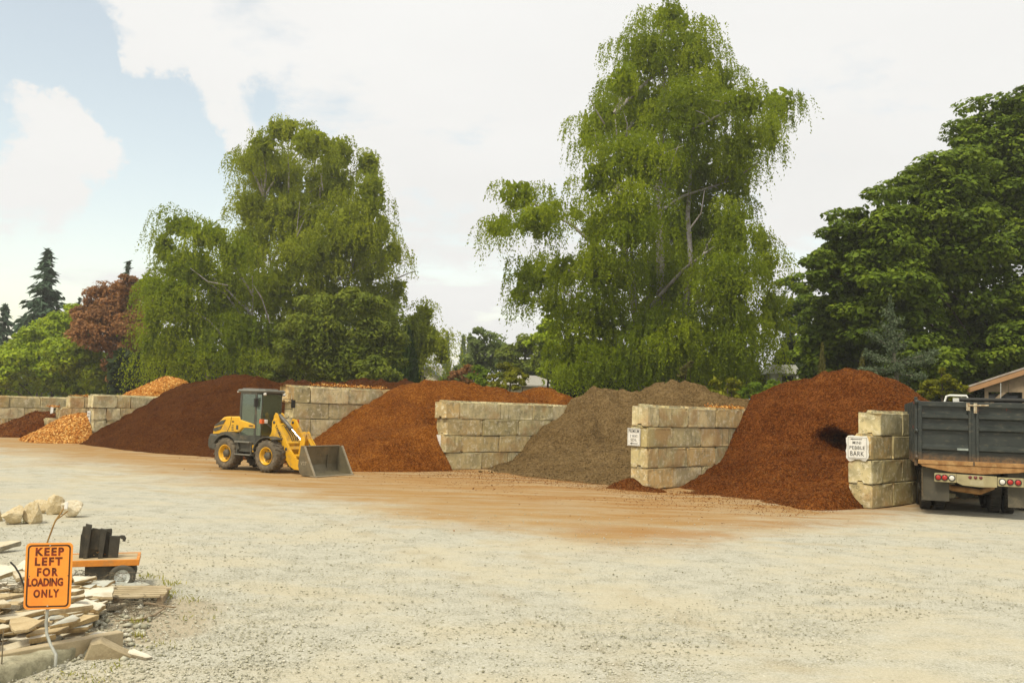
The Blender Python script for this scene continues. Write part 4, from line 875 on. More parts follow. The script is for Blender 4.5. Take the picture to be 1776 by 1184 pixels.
def shed():
    depth = 36; c = at(1776, 690, depth); root = empty('wooden_shed', (c[0] + .6, depth, 0), math.radians(-27), 'open wooden shed with a low gable roof at the right edge', 'shed')
    def z(px, py): return at(px, py, depth)
    e = z(1690, 671); p = z(1776, 641); x0 = e[0] - c[0] - .6; z0 = e[2]; sl = (p[2] - e[2]) / (p[0] - e[0]); xr = 1.9
    zr = z0 + sl * (xr - x0)
    x1 = 2 * xr - x0
    for a, b in (((x0, z0), (xr, zr)), ((xr, zr), (x1, z0))):
        MB().prism([a, b, (b[0], b[1] + .07), (a[0], a[1] + .07)], -.35, 6, 'y').build('roof', weathered('tin_roof', (.42, .38, .32), (.30, .24, .18), 4., .6, .1), root)
        MB().prism([(a[0], a[1] - .22), (b[0], b[1] - .22), (b[0], b[1] - .005), (a[0], a[1] - .005)], -.33, -.28, 'y').build('fascia_board', weathered('fascia_wood', (.42, .23, .10), (.34, .19, .09), 4., .8, .2), root)
    xa = x0 + .62; za = z0 + sl * .6 - .05; k = 9; h0 = za - .32
    for i in range(k):
        w = (x1 - x0 - 1.2) / k; a = xa + i * w; zt = lambda x: z0 + sl * (min(x, 2 * xr - x) - x0) - .03
        MB().prism([(a + .006, h0), (a + w - .006, h0), (a + w - .006, zt(a + w)), (a + .006, zt(a))], -.02 - .008 * (i % 2), .02, 'y').build('plank', OLD_WOOD, root)
    for x in (xa + .08, xa + 1.4, xr + 1): MB().box(x - .07, x + .07, -.06, .08, 0, h0).build('post', OLD_WOOD, root)
    MB().prism([(xa + .15, h0 - .5), (xa + .25, h0 - .5), (xa + .8, h0 - .01), (xa + .6, h0 - .01)], -.05, .05, 'y').build('brace', OLD_WOOD, root)
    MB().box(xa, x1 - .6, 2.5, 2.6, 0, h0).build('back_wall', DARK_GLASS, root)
    MB().tube([at(1743, 692, depth) - np.array([c[0] + .6, depth + .5, 0]), at(1743, 664, depth) - np.array([c[0] + .6, depth + .5, 0])], .018, 6).build('rod', weathered('pale_rod', (.5, .5, .45), (.4, .4, .36)), root)
shed()
TARP = weathered('blue_tarp', (.06, .28, .50), (.10, .36, .58), 6., .45, .4)
def tarp(px, py, w, lbl):
    depth = 38.5; c = at(px, py, depth); mb = MB(); n = 8; vs = []; r = random.Random(px)
    for i in range(n):
        for j in range(5): vs.append(((i / (n - 1) - .5) * w, (j - 2) * .12, .16 * math.sin(math.pi * i / (n - 1)) * (1 - abs(j - 2) / 2.3) + r.uniform(-.03, .03)))
    mb.add(vs, [(i * 5 + j, i * 5 + j + 1, i * 5 + j + 6, i * 5 + j + 5) for i in range(n - 1) for j in range(4)], 0, True)
    o = mb.build('blue_tarp', TARP); o.location = c; md = o.modifiers.new('thick', 'SOLIDIFY'); md.thickness = .02; tag(o, lbl, 'tarp')
    wd = MB().box(-w / 2, w / 2, -.3, .35, -(c[2]) + .0, -.07).build('stacked_crate', OLD_WOOD); wd.location = c
    tag(wd, lbl.replace('blue tarp', 'wooden crate under the blue tarp'), 'crate')
tarp(1301, 698, .42, 'blue tarp showing at the right end of the soil heap')
tarp(1326, 699, .3, 'blue tarp touching the left slope of the tall bark heap')

# ================================================================== wheel loader
YELLOW = weathered('loader_yellow', (.74, .41, .015), (.68, .36, .016), 5., .42, .04, dirt=(.36, .22, .09), dirt_amt=.75, spec=.4)
DKGREY = weathered('loader_dark_grey', (.085, .080, .060), (.06, .056, .042), 6., .55, .06, dirt=(.22, .17, .10), dirt_amt=.6)
MIDGREY = weathered('loader_roof_grey', (.19, .185, .15), (.15, .145, .12), 6., .55, .04, dirt=(.28, .24, .16), dirt_amt=.4)
TYRE = weathered('dusty_tyre', (.16, .13, .085), (.085, .07, .05), 7., .9, .3, dirt=(.28, .21, .13), dirt_amt=.7)
STEEL = weathered('worn_bucket_steel', (.20, .17, .105), (.135, .115, .07), 3., .45, .1, metallic=.35, dirt=(.26, .18, .09), dirt_amt=.6)
EDGE = weathered('bare_cutting_edge', (.42, .37, .26), (.30, .25, .17), 9., .4, .2, metallic=.3)
CYL = weathered('cylinder_grey', (.13, .12, .095), (.10, .09, .07), 6., .4, .03)
CHROME = NG('chrome_rod').finish((.75, .74, .70), .15, None, 1.)
BLACK = weathered('black_rubber', (.025, .024, .02), (.04, .037, .03), 8., .7, .1)
def glass_mat():
    g = NG('cab_glass')
    gl = g.n('ShaderNodeBsdfGlossy', {'Color': (.75, .85, .75, 1), 'Roughness': .04}); tr = g.n('ShaderNodeBsdfTransparent', {'Color': (.74, .82, .70, 1)})
    f = g.n('ShaderNodeFresnel', {'IOR': 1.5}); m = g.n('ShaderNodeMixShader', {0: g.math('MULTIPLY_ADD', f.outputs[0], 1.0, .15)})
    g.t.links.new(tr.outputs[0], m.inputs[1]); g.t.links.new(gl.outputs[0], m.inputs[2]); df = g.n('ShaderNodeBsdfDiffuse', {'Color': (.55, .62, .46, 1)}); m2 = g.n('ShaderNodeMixShader', {0: .07}); g.t.links.new(m.outputs[0], m2.inputs[1]); g.t.links.new(df.outputs[0], m2.inputs[2])
    g.t.links.new(m2.outputs[0], g.out.inputs[0]); return g.mat
GLASS = glass_mat()
LAMP_WHITE = weathered('lamp_lens_white', (.75, .72, .64), (.65, .62, .55), 20., .15, 0, spec=.6)
LAMP_RED = weathered('lamp_lens_red', (.45, .02, .012), (.34, .016, .01), 20., .2, 0, spec=.6)
LAMP_ORANGE = weathered('lamp_lens_orange', (.75, .13, .015), (.6, .1, .012), 20., .2, 0, spec=.6)
INK = weathered('black_print', (.03, .028, .022), (.04, .036, .03), 20., .6, 0)
WHITE_PAINT = weathered('white_paint', (.80, .79, .73), (.72, .70, .62), 9., .6, .05, dirt=(.45, .38, .24), dirt_amt=.5)

def text_mesh(s, size, mat_, bold=0., ext=.0015, align='CENTER', sx=1., name='lettering', spacing=1.):
    cu = bpy.data.curves.new('text', 'FONT'); cu.body = s; cu.size = size; cu.extrude = ext; cu.offset = bold; cu.align_x = align; cu.align_y = 'CENTER'; cu.space_character = spacing
    cu.resolution_u = 3
    t = bpy.data.objects.new('text', cu); COL.objects.link(t); bpy.context.view_layer.update()
    me = bpy.data.meshes.new_from_object(t.evaluated_get(bpy.context.evaluated_depsgraph_get()))
    bpy.data.objects.remove(t); bpy.data.curves.remove(cu)
    me.materials.clear(); me.materials.append(mat_)
    if sx != 1.: me.transform(Matrix.Diagonal((sx, 1, 1, 1)))
    return me

LYAW = math.radians(-31)
def loader():
    fwd = np.array([math.cos(LYAW), math.sin(LYAW)]); left = np.array([-fwd[1], fwd[0]])
    g = ground_at(394, 813.2)[:2]; pos = g - fwd * (-.93) - left * (-.70)
    root = empty('wheel_loader', (pos[0], pos[1], .0), LYAW, 'yellow compact wheel loader parked with its bucket on the ground', 'loader')
    R, WB = .52, .93
    # wheels
    def wheel(x, y):
        s = -1 if y < 0 else 1
        mb = MB(); hw = .20
        mb.lathe([(.26, -hw * .8), (.34, -hw), (.44, -hw * 1.02), (.485, -hw * .85), (.495, 0), (.485, hw * .85), (.44, hw * 1.02), (.34, hw), (.26, hw * .8)], 28)
        nl = 18                                            # chevron lugs
        for k in range(nl):
            for sd in (-1, 1):
                a = 2 * math.pi * (k + (.5 if sd > 0 else 0)) / nl
                M = Matrix.Rotation(a, 4, 'Y')
                mb.add([M @ Vector(q) for q in [(.478, 0 + sd * .0, -.035), (.478, 0, .035), (.52, 0, .025), (.52, 0, -.025), (.455, sd * hw * 1.03, .035), (.455, sd * hw * 1.03, .095), (.497, sd * hw * .98, .085), (.497, sd * hw * .98, .045)]],
                       [(0, 1, 2, 3), (4, 7, 6, 5), (3, 2, 6, 7), (0, 3, 7, 4), (1, 5, 6, 2), (0, 4, 5, 1)])
        ty = mb.build('wheel', TYRE, root); ty.location = (x, y, R); ty.rotation_euler = (0, x * .7, 0)
        rim = MB().lathe([(.265, s * .17), (.285, s * .19), (.26, s * .185), (.235, s * .12), (.20, s * .06), (.12, s * .05), (.11, s * .12), (.04, s * .13), (0, s * .13)], 24).build('rim', YELLOW, ty)
        hub = MB().lathe([(.13, s * .05), (.13, s * .12), (.11, s * .15), (0, s * .155)], 14)
        for k in range(8): a = k * math.pi / 4; hub.lathe([(.018, s * .05), (.018, s * .085), (0, s * .09)], 6, M=Matrix.Translation((.18 * math.cos(a), 0, .18 * math.sin(a))))
        hub.build('hub', DKGREY, ty)
    for x in (-WB, WB):
        for y in (-.66, .66): wheel(x, y)
    # frames, axles
    mb = MB(); mb.box(-1.6, .35, -.34, .34, .42, 1.0); mb.tube([(-WB, -.6, R), (-WB, .6, R)], .11, 8); mb.tube([(WB, -.6, R), (WB, .6, R)], .11, 8); mb.build('chassis', DKGREY, root, .015)
    MB().prism([(.3, .45), (1.35, .40), (1.45, .75), (1.1, 1.25), (.85, 1.55), (.62, 1.55), (.5, 1.2), (.3, .95)], -.27, .27, 'y', bev=.02).build('front_frame', YELLOW, root)
    # counterweight
    MB().prism([(-1.85, .62), (-1.35, .56), (-1.3, 1.1), (-1.84, 1.12), (-1.92, .95), (-1.92, .72)], -.72, .72, 'y', bev=.05).build('counterweight', DKGREY, root)
    # rear fenders
    def arch(cx, cz, r0, a0, a1, y0, y1, nm, mat_, th=.045):
        pts = [(cx + r0 * math.cos(a), cz + r0 * math.sin(a)) for a in np.linspace(a0, a1, 10)] + [(cx + (r0 + th) * math.cos(a), cz + (r0 + th) * math.sin(a)) for a in np.linspace(a1, a0, 10)]
        mb = MB(); n = len(pts); vs = [(x, y0, z) for x, z in pts] + [(x, y1, z) for x, z in pts]
        fs = [(i, (i + 1) % n, n + (i + 1) % n, n + i) for i in range(n)] + [(i, i + 1, n - 2 - i, n - 1 - i) for i in range(9)] + [(n + i, n + i + 1, 2 * n - 2 - i, 2 * n - 1 - i) for i in range(9)]
        return mb.add(vs, fs).build(nm, mat_, root)
    for s in (-1, 1):
        y0, y1 = (-.86, -.42) if s < 0 else (.42, .86)
        arch(-WB, R, .60, math.radians(15), math.radians(150), y0, y1, 'fender', DKGREY, .10)
        arch(WB, R, .585, math.radians(60), math.radians(165), y0, y1, 'fender', DKGREY, .035)
    # hood
    hp = [(-1.86, 1.10), (-1.80, 1.36), (-1.36, 1.68), (-1.2, 1.71), (-.60, 1.73), (-.55, 1.62), (.10, 1.48), (.10, 1.37), (-.38, 1.37), (-.58, 1.20), (-1.2, 1.18), (-1.5, 1.12)]
    hood = MB().prism(hp, -.60, .60, 'y', bev=.045).build('hood', YELLOW, root)
    for s in (-1, 1):
        y = s * .603
        for poly in ([(-1.74, 1.40), (-1.42, 1.57), (-1.22, 1.60), (-1.32, 1.46), (-1.70, 1.37)], [(-1.80, 1.24), (-1.74, 1.31), (-1.36, 1.41), (-1.44, 1.28), (-1.70, 1.20)]):
            MB().prism(poly, y - .012, y + .012, 'y').build('vent', DKGREY, hood)
        MB().prism([(-.97, 1.70), (-.955, 1.70), (-.985, 1.45), (-1.13, 1.19), (-1.15, 1.19), (-1.0, 1.45)], y - .004, y + .004, 'y').build('hood_seam', INK, hood)
        for k in range(4): MB().box(-.93, -.84, y - .004, y + .004, 1.27 + .05 * k, 1.285 + .05 * k).build('louvre', INK, hood)
        MB().box(-.72, -.63, y - .004, y + .004, 1.30, 1.44).build('decal', DKGREY, hood)
        MB().box(-.93, -.83, y - .004, y + .004, 1.53, 1.57).build('decal', INK, hood)
        MB().box(-.14, .04, y - .004, y + .004, 1.425, 1.455).build('decal', INK, hood)
    # cab
    zb, zt = .98, 2.52
    plan = [(-.62, -.56), (.10, -.56), (.24, -.44), (.24, .44), (.10, .56), (-.62, .56)]
    cab = MB(); cab.prism(plan, .92, 1.13, 'z'); cab.prism(plan, zt - .06, zt, 'z')
    for (x, y), w in zip([(-.59, -.53), (.09, -.53), (.09, .53), (-.59, .53)], (.06, .05, .05, .06)): cab.box(x - w * .7, x + w * .7, y - w * .6, y + w * .6, 1.13, zt - .06)
    for y in (-.425, .425): cab.box(.20, .235, y - .015, y + .015, 1.13, zt - .06)
    cab = cab.build('cab', DKGREY, root)
    for a, b in (((-.54, -.55), (.04, -.55)), ((.12, -.535), (.225, -.445)), ((.232, -.41), (.232, .41)), ((.225, .445), (.12, .535)), ((.04, .55), (-.54, .55)), ((-.61, .48), (-.61, -.48))):
        v = Vector((b[0] - a[0], b[1] - a[1], 0)); n_ = Vector((v.y, -v.x, 0)).normalized() * .006
        lo = 1.13
        MB().add([(a[0], a[1], lo), (b[0], b[1], lo), (b[0], b[1], zt - .06), (a[0], a[1], zt - .06), (a[0] + n_.x, a[1] + n_.y, lo), (b[0] + n_.x, b[1] + n_.y, lo), (b[0] + n_.x, b[1] + n_.y, zt - .06), (a[0] + n_.x, a[1] + n_.y, zt - .06)],
                 [(0, 1, 2, 3), (7, 6, 5, 4), (0, 4, 5, 1), (1, 5, 6, 2), (2, 6, 7, 3), (3, 7, 4, 0)]).build('window_pane', GLASS, cab)
    mb = MB(); mb.prism([(-.45, 1.13), (.0, 1.13), (.0, 1.4), (-.22, 1.42), (-.30, 1.95), (-.42, 1.97), (-.45, 1.4)], -.24, .24, 'y', bev=.03); mb.build('seat', BLACK, cab)
    mb = MB(); mb.tube([(.18, -.02, 1.13), (.10, -.02, 1.62)], .03, 6)
    mb.tube([(.08 + .02 * math.sin(a), .17 * math.cos(a), 1.64 + .16 * math.sin(a) * .5) for a in np.linspace(0, 2 * math.pi, 17)], .014, 6, caps=False); mb.build('steering_wheel', BLACK, cab)
    MB().prism([(-.74, -.60), (.20, -.60), (.36, -.46), (.36, .46), (.20, .60), (-.74, .60)], zt, zt + .10, 'z', bev=.04).build('cab_roof', MIDGREY, root)
    MB().prism([(-.70, -.45), (.05, -.45), (.05, .45), (-.70, .45)], zt + .085, zt + .135, 'z', bev=.03).build('roof_hatch', MIDGREY, root)
    for y in (-.42, .42): MB().lathe([(0, -.03), (.05, -.03), (.05, .03), (0, .04)], 10, M=Matrix.Translation((.33, y, zt - .05)) @ Matrix.Rotation(-math.pi / 2, 4, 'Z')).build('work_light', LAMP_WHITE, root)
    MB().tube([(-.72, -.5, zt + .02), (-.78, -.58, zt + .0)], .02, 6).build('marker_light', LAMP_WHITE, root)
    for s in (-1, 1):
        mb = MB(); mb.tube([(.22, s * .5, 2.34), (.36, s * .80, 2.33)], .010, 6); mb.tube([(.22, s * .5, 2.0), (.36, s * .80, 2.02)], .010, 6); mb.tube([(.36, s * .80, 2.36), (.36, s * .80, 1.98)], .010, 6); m_ = mb.build('mirror', BLACK, root)
        MB().box(.34, .40, s * .83 - .07, s * .83 + .07, 2.05, 2.32).build('mirror_glass', BLACK, m_)
    # steps and tank under the cab
    MB().prism([(-.42, .60), (.34, .60), (.34, .92), (-.48, .92)], -.80, -.36, 'y', bev=.03).build('fuel_tank', DKGREY, root)
    MB().prism([(-.42, .60), (.34, .60), (.34, .92), (-.48, .92)], .36, .80, 'y', bev=.03).build('fuel_tank', DKGREY, root)
    for s in (-1, 1):
        MB().box(-.44, .24, s * .85 - .08, s * .85 + .08, .90, .945).build('step', MIDGREY, root, .01)
        MB().box(-.42, .30, s * .84 - .08, s * .84 + .08, .50, .54).build('step', MIDGREY, root, .01)
        mb = MB()
        for x in (-.38, .26): mb.box(x - .02, x + .02, s * .82 - .03, s * .82 + .03, .54, .90)
        mb.build('step_bracket', DKGREY, root)
        MB().box(.20, .34, s * .80 - .012, s * .80 + .012, .62, .84).build('decal', YELLOW, root)
    # head lamps on stalks
    for s in (-1, 1):
        st = MB().tube([(.72, s * .42, 1.38), (.66, s * .55, 1.50), (.60, s * .62, 1.56)], .025, 6).build('lamp_stalk', DKGREY, root)
        MB().box(.55, .68, s * .64 - .03, s * .64 + .09 if s > 0 else s * .64 + .06, 1.54, 1.66).build('headlight', LAMP_WHITE, root, .01)
        MB().box(.56, .67, s * .78 - .06, s * .78 + .06, 1.53, 1.67).build('turn_signal', LAMP_ORANGE, root, .01)
    # lift arms
    ap = [(.74, 1.60), (.80, 1.70), (.92, 1.68), (1.28, 1.16), (1.55, .76), (1.86, .44), (2.30, .36), (2.36, .24), (2.30, .12), (1.80, .13), (1.58, .23), (1.33, .52), (1.08, .88), (.82, 1.18), (.74, 1.35)]
    for y in (-.42, .42):
        a = MB().prism(ap, y - .045, y + .045, 'y', bev=.012).build('lift_arm', YELLOW, root)
        me = text_mesh('YANMAR', .135, INK, .004); t = link('lettering', me, a)
        # written down along the arm, on its outer face
        sgn = -1 if y < 0 else 1
        ang = math.atan2(-.52, .36)
        ex = Vector((math.cos(ang), 0, math.sin(ang))) if sgn < 0 else Vector((-math.cos(ang), 0, -math.sin(ang))); nz = Vector((0, sgn, 0)); ey = nz.cross(ex)
        t.matrix_local = Matrix(((ex.x, ey.x, nz.x, 1.07), (ex.y, ey.y, nz.y, y + sgn * .047), (ex.z, ey.z, nz.z, 1.26), (0, 0, 0, 1)))
        for (x, z) in ((1.42, .76), (.84, 1.58)): MB().lathe([(0, -.052), (.05, -.052), (.05, .052), (0, .052)], 12, M=Matrix.Translation((x, y, z))).build('pin', DKGREY, a)
    MB().tube([(1.32, -.40, .92), (1.32, .40, .92)], .075, 10).build('cross_tube', YELLOW, root)
    MB().tube([(1.72, -.40, .52), (1.72, .40, .52)], .09, 10).build('cross_tube', YELLOW, root)
    # tower lugs, tilt cylinder, bell crank, link
    for y in (-.13, .13):
        MB().prism([(.48, 1.42), (.50, 1.78), (.56, 1.88), (.64, 1.86), (.72, 1.70), (.80, 1.42)], y - .03, y + .03, 'y', bev=.01).build('tower_lug', YELLOW, root)
    MB().tube([(.60, 0, 1.80), (1.15, 0, 1.38)], .068, 12).build('tilt_cylinder', CYL, root)
    MB().tube([(1.15, 0, 1.38), (1.66, 0, .99)], .034, 10).build('cylinder_rod', CHROME, root)
    for y in (-.09, .09):
        MB().prism([(1.60, .60), (1.66, .98), (1.74, 1.30), (1.84, 1.32), (1.90, 1.22), (1.86, .95), (1.80, .60)], y - .025, y + .025, 'y', bev=.008).build('bell_crank', YELLOW, root)
    for y in (-.05, .05): MB().prism([(1.80, 1.28), (1.88, 1.26), (2.40, .62), (2.32, .56)], y - .02, y + .02, 'y').build('tilt_link', YELLOW, root)
    for y in (-.33, .33): MB().tube([(.7, y, .80), (1.35, y, .92)], .055, 8).build('lift_cylinder', CYL, root)
    mb = MB(); rr = random.Random(3)
    for k in range(4): mb.tube([(.75, -.15 + .1 * k, 1.45), (1.0 + .05 * k, -.2 + .12 * k, 1.5 - .07 * k), (1.25, -.15 + .1 * k, 1.2), (1.35, -.1 + .07 * k, .95)], .014, 5)
    mb.build('hose', BLACK, root)
    # bucket
    BW = .84; th = .022
    bp = [(2.42, .88), (2.36, .52), (2.34, .30), (2.40, .10), (2.52, .015), (3.02, .0)]
    inner = [(x + .02, z + .02) for x, z in bp]
    mb = MB(); n = len(bp); vs = [(x, -BW, z) for x, z in bp] + [(x, BW, z) for x, z in bp] + [(x + .022, -BW, z + .018) for x, z in bp] + [(x + .022, BW, z + .018) for x, z in bp]
    fs = []
    for i in range(n - 1): fs += [(i, i + 1, n + i + 1, n + i), (2 * n + i, 3 * n + i, 3 * n + i + 1, 2 * n + i + 1)]
    fs += [(0, n, 3 * n, 2 * n), (n - 1, 3 * n - 1, 4 * n - 1, 2 * n - 1)]
    bucket = mb.add(vs, fs).build('bucket', STEEL, root)
    side = bp + [(2.98, .12), (2.56, .88)]
    for s in (-1, 1):
        sp = MB().prism(side, s * BW, s * (BW + th), 'y').build('side_plate', STEEL, bucket)
        MB().prism([(3.03, .0), (3.06, .03), (2.60, .90), (2.55, .90)], s * (BW - .012), s * (BW + .034), 'y').build('side_edge', EDGE, bucket)
        t = link('lettering', text_mesh('V27', .15, EDGE, .003), sp)
        t.matrix_local = Matrix(((1 if s < 0 else -1, 0, 0, 2.56), (0, 0, s, s * (BW + th + .002)), (0, 1, 0, .38), (0, 0, 0, 1)))
    MB().box(2.86, 3.12, -BW - .03, BW + .03, -.005, .02).build('cutting_edge', EDGE, bucket, .006)
    mb = MB(); mb.tube([(2.44, -BW - .02, .885), (2.44, BW + .02, .885)], .028, 8); mb.build('bucket_lip', STEEL, bucket)
    for y in (-.42, .42): MB().prism([(2.18, .15), (2.40, .10), (2.44, .62), (2.28, .60), (2.16, .34)], y - .07, y - .05, 'y').build('hinge_plate', STEEL, bucket)
    return root
loader()
# ================================================================== dump truck, seen from behind
def painted_metal():
    g = NG('dump_bed_paint'); o = g.obj()
    n1 = g.noise(o, 2.2, 7, .65); n2 = g.noise(o, 9., 6, .75); n3 = g.noise(g.scl(o, (1, 1, 3)), 6., 4)
    col = g.mix(g.mr(n1, .35, .65), (.022, .027, .024), (.036, .041, .035))
    col = g.mix(g.math('MULTIPLY', g.mr(n3, .55, .7), .35), col, (.16, .14, .09))
    col = g.mix(g.mr(n2, .735, .76), col, (.45, .42, .32))                       # flaked paint
    col = g.mix(g.math('MULTIPLY', g.mr(g.noise(o, 3.4, 5, .7), .66, .70), .8), col, (.30, .035, .02))   # red primer
    z = g.sep(o, 2)
    rust = g.math('MULTIPLY', g.mr(g.math('ADD', z, g.math('MULTIPLY_ADD', n1, .25, -.12)), 1.52, 1.34), g.mr(n2, .42, .60, .35, 1))
    col = g.mix(g.math('MULTIPLY', rust, .75), col, (.22, .115, .042))
    return g.finish(col, g.mr(n1, .3, .7, .34, .6), g.bump(n2, .12, .01), 0, .4)
BEDPAINT = painted_metal()
RUST = weathered('rusty_steel', (.40, .22, .08), (.24, .115, .038), 5., .85, .3, dirt=(.50, .33, .14), dirt_amt=.6)
BEIGE = weathered('beige_light_bar', (.40, .34, .18), (.33, .28, .15), 4., .6, .05, dirt=(.2, .16, .09), dirt_amt=.5)
FLAP = weathered('mud_flap_rubber', (.060, .054, .038), (.085, .075, .052), 4., .8, .1, dirt=(.17, .14, .09), dirt_amt=.6)
def truck():
    c = ground_at(1676, 894); c = at(1689, 807, 22.1); yaw = math.radians(-20)
    root = empty('dump_truck', (c[0], c[1], 0), yaw, 'dark dump truck parked with its tailgate to the camera beside the block wall', 'truck')
    HW = 1.22; z0, z1 = 1.21, 2.72
    # tailgate: two framed leaves with three pressed ribs each
    gate = MB(); gate.box(-HW, HW, .05, .10, z0, z1); gate.box(-HW, HW, -.02, .05, z1 - .12, z1); gate.box(-HW, HW, -.03, .05, z0, z0 + .11)
    gate.box(-HW, -HW + .09, -.02, .05, z0 + .11, z1 - .12); gate.box(HW - .09, HW, -.02, .05, z0 + .11, z1 - .12)
    gate.box(-.11, -.05, -.03, .05, z0 + .11, z1 - .12); gate.box(.05, .11, -.03, .05, z0 + .11, z1 - .12); gate.box(-.05, .05, .0, .05, z0 + .11, z1 - .12)
    tg = gate.build('tailgate', BEDPAINT, root, .008)
    for a, b in ((-HW + .09, -.11), (.11, HW - .09)):
        for z in (2.36, 2.08, 1.60):
            MB().prism([(.05, z + .09), (-.035, z + .035), (-.035, z - .03), (.05, z - .07)], a + .005, b - .005, 'x').build('rib', BEDPAINT, tg)
    MB().box(-.36, -.12, -.042, -.034, 1.565, 1.615).build('maker_plate', weathered('worn_plate', (.32, .36, .32), (.24, .27, .24), 9., .5), tg)
    MB().box(-HW, -.02, -.036, -.031, z0 + .0, z0 + .10).build('rust_strip', RUST, tg); MB().box(.02, HW, -.036, -.031, z0, z0 + .10).build('rust_strip', RUST, tg)
    for s in (-1, 1):                                                             # hinge posts
        MB().box(s * (HW + .04) - .035, s * (HW + .04) + .035, .0, .12, z0 - .05, z1 + .10).build('hinge_post', BEDPAINT, root, .01)
        mb = MB()
        for z in (z1 - .02, 2.0, 1.36): mb.lathe([(0, -.05), (.045, -.05), (.045, .05), (0, .05)], 8, M=Matrix.Translation((s * (HW + .03), -.02, z)) @ Matrix.Rotation(math.pi / 2, 4, 'X'))
        mb.build('hinge', BEDPAINT, root)
    mb = MB(); mb.tube([(-.12, -.06, z1 - .08), (.32, -.06, z1 - .07)], .024, 6); mb.box(-.16, -.08, -.07, -.02, z1 - .20, z1 - .02); mb.box(.0, .07, -.07, -.02, z1 - .26, z1 - .02); mb.build('latch', weathered('latch_flaked', (.5, .45, .32), (.25, .16, .08), 20., .7), root)
    # bed: sides, front, floor, rails
    bed = MB(); bed.box(-HW, -HW + .06, .13, 4.6, z0, z1 + .02); bed.box(HW - .06, HW, .13, 4.6, z0, z1 + .02); bed.box(-HW + .06, HW - .06, 4.5, 4.6, z0, z1 + .01); bed.box(-HW + .06, HW - .06, .13, 4.5, z0, z0 + .06)
    bd = bed.build('bed', BEDPAINT, root)
    for s in (-1, 1):
        for k in range(7): MB().box(s * HW - .0, s * (HW + .06), .25 + k * .68, .35 + k * .68, z0, z1).build('side_rib', BEDPAINT, bd)
    MB().tube([(-HW * .2, .6, z1 + .07), (HW, .6, z1 + .08)], .05, 8).build('tarp_roller', BLACK, root)
    # rusty sill
    MB().prism([(-HW + .04, z0 - .005), (HW - .0, z0 - .005), (HW - .0, z0 - .07), (.95, z0 - .12), (.2, z0 - .19), (-.5, z0 - .17), (-HW + .1, z0 - .06)], -.02, .22, 'y').build('rear_sill', RUST, root, .01)
    # frame and axle
    mb = MB(); mb.box(-.45, -.32, .25, 6.5, .80, 1.14); mb.box(.32, .45, .25, 6.5, .80, 1.14); mb.box(-.45, .45, .3, .45, .82, 1.05); mb.build('frame', BLACK, root)
    mb = MB(); mb.tube([(-1.1, 1.9, .52), (1.1, 1.9, .52)], .12, 10); mb.lathe([(0, -.25), (.2, -.2), (.27, 0), (.2, .2), (0, .25)], 14, M=Matrix.Translation((.0, 1.85, .54)) @ Matrix.Rotation(math.pi / 2, 4, 'Z')); mb.build('rear_axle', DKGREY, root)
    mb = MB(); mb.tube([(-.9, 1.5, .85), (-.4, .6, .62), (.2, .62, .56), (.55, 1.2, .66)], .07, 8); mb.build('exhaust_pipe', RUST, root)
    TB = weathered('black_truck_tyre', (.035, .032, .026), (.055, .048, .036), 8., .85, .2, dirt=(.13, .10, .06), dirt_amt=.5)
    for y in (1.9, 3.2, 7.0):
        for x in ((-.93, -.61, .66, .98) if y < 5 else (-1.05, 1.05)):
            mb = MB(); mb.lathe([(.28, -.10), (.46, -.13), (.50, -.10), (.51, 0), (.50, .10), (.46, .13), (.28, .10), (0, .05)], 26, M=Matrix.Translation((x, y, .51)) @ Matrix.Rotation(math.pi / 2, 4, 'Z'))
            for k in range(40): M = Matrix.Translation((x, y, .51)) @ Matrix.Rotation(k * 2 * math.pi / 40, 4, 'X'); mb.box(-.11, .11, -.018, .018, .50, .522, M=M)
            w = mb.build('wheel', TB, root)
            MB().lathe([(.28, .02), (.24, .06), (.10, .05), (.09, .10), (0, .10)], 18, M=Matrix.Translation((x, y, .51)) @ Matrix.Rotation(math.pi / 2 if x > 0 else -math.pi / 2, 4, 'Z')).build('rim', RUST, w)
    # light bar
    for s in (-1, 1):
        xs = (-.86, -.385) if s < 0 else (.50, 1.05)
        zc = .90 if s < 0 else .865
        lb = MB().prism([(xs[0], zc - .09), (xs[0] + .03, zc - .105), (xs[1], zc - .105), (xs[1], zc + .105), (xs[0] + .03, zc + .105), (xs[0], zc + .09)], -.02, .02, 'y', bev=.006).build('light_bar', BEIGE, root)
        order = [(-.775, LAMP_RED), (-.635, LAMP_RED), (-.48, LAMP_WHITE)] if s < 0 else [(.60, LAMP_WHITE), (.765, LAMP_RED), (.93, LAMP_RED)]
        for x, m in order:
            l = MB().lathe([(0, -.045), (.045, -.042), (.058, -.03), (.06, -.018)], 18, M=Matrix.Translation((x, -.003, zc))).build('tail_light', m, lb)
            MB().lathe([(.058, -.02), (.064, -.035), (.075, -.035), (.078, -.02)], 18, M=Matrix.Translation((x, -.003, zc))).build('bezel', BLACK, l)
    pn = MB().prism([(-.38, 1.0), (.49, .985), (.49, .73), (.12, .715), (-.25, .74), (-.38, .80)], -.03, .02, 'y', bev=.008).build('number_plate_panel', BEIGE, root)
    for x in (-.085, .03, .145): MB().lathe([(0, -.05), (.03, -.045), (.037, -.032), (.04, -.03)], 14, M=Matrix.Translation((x, 0, .935))).build('marker_light', weathered('dull_red_lens', (.16, .03, .03), (.12, .022, .022), 20., .3), pn)
    MB().box(-.09, .2, -.035, -.031, .755, .87).build('number_plate', weathered('dusty_plate', (.36, .31, .18), (.42, .37, .23), 12., .6), pn)
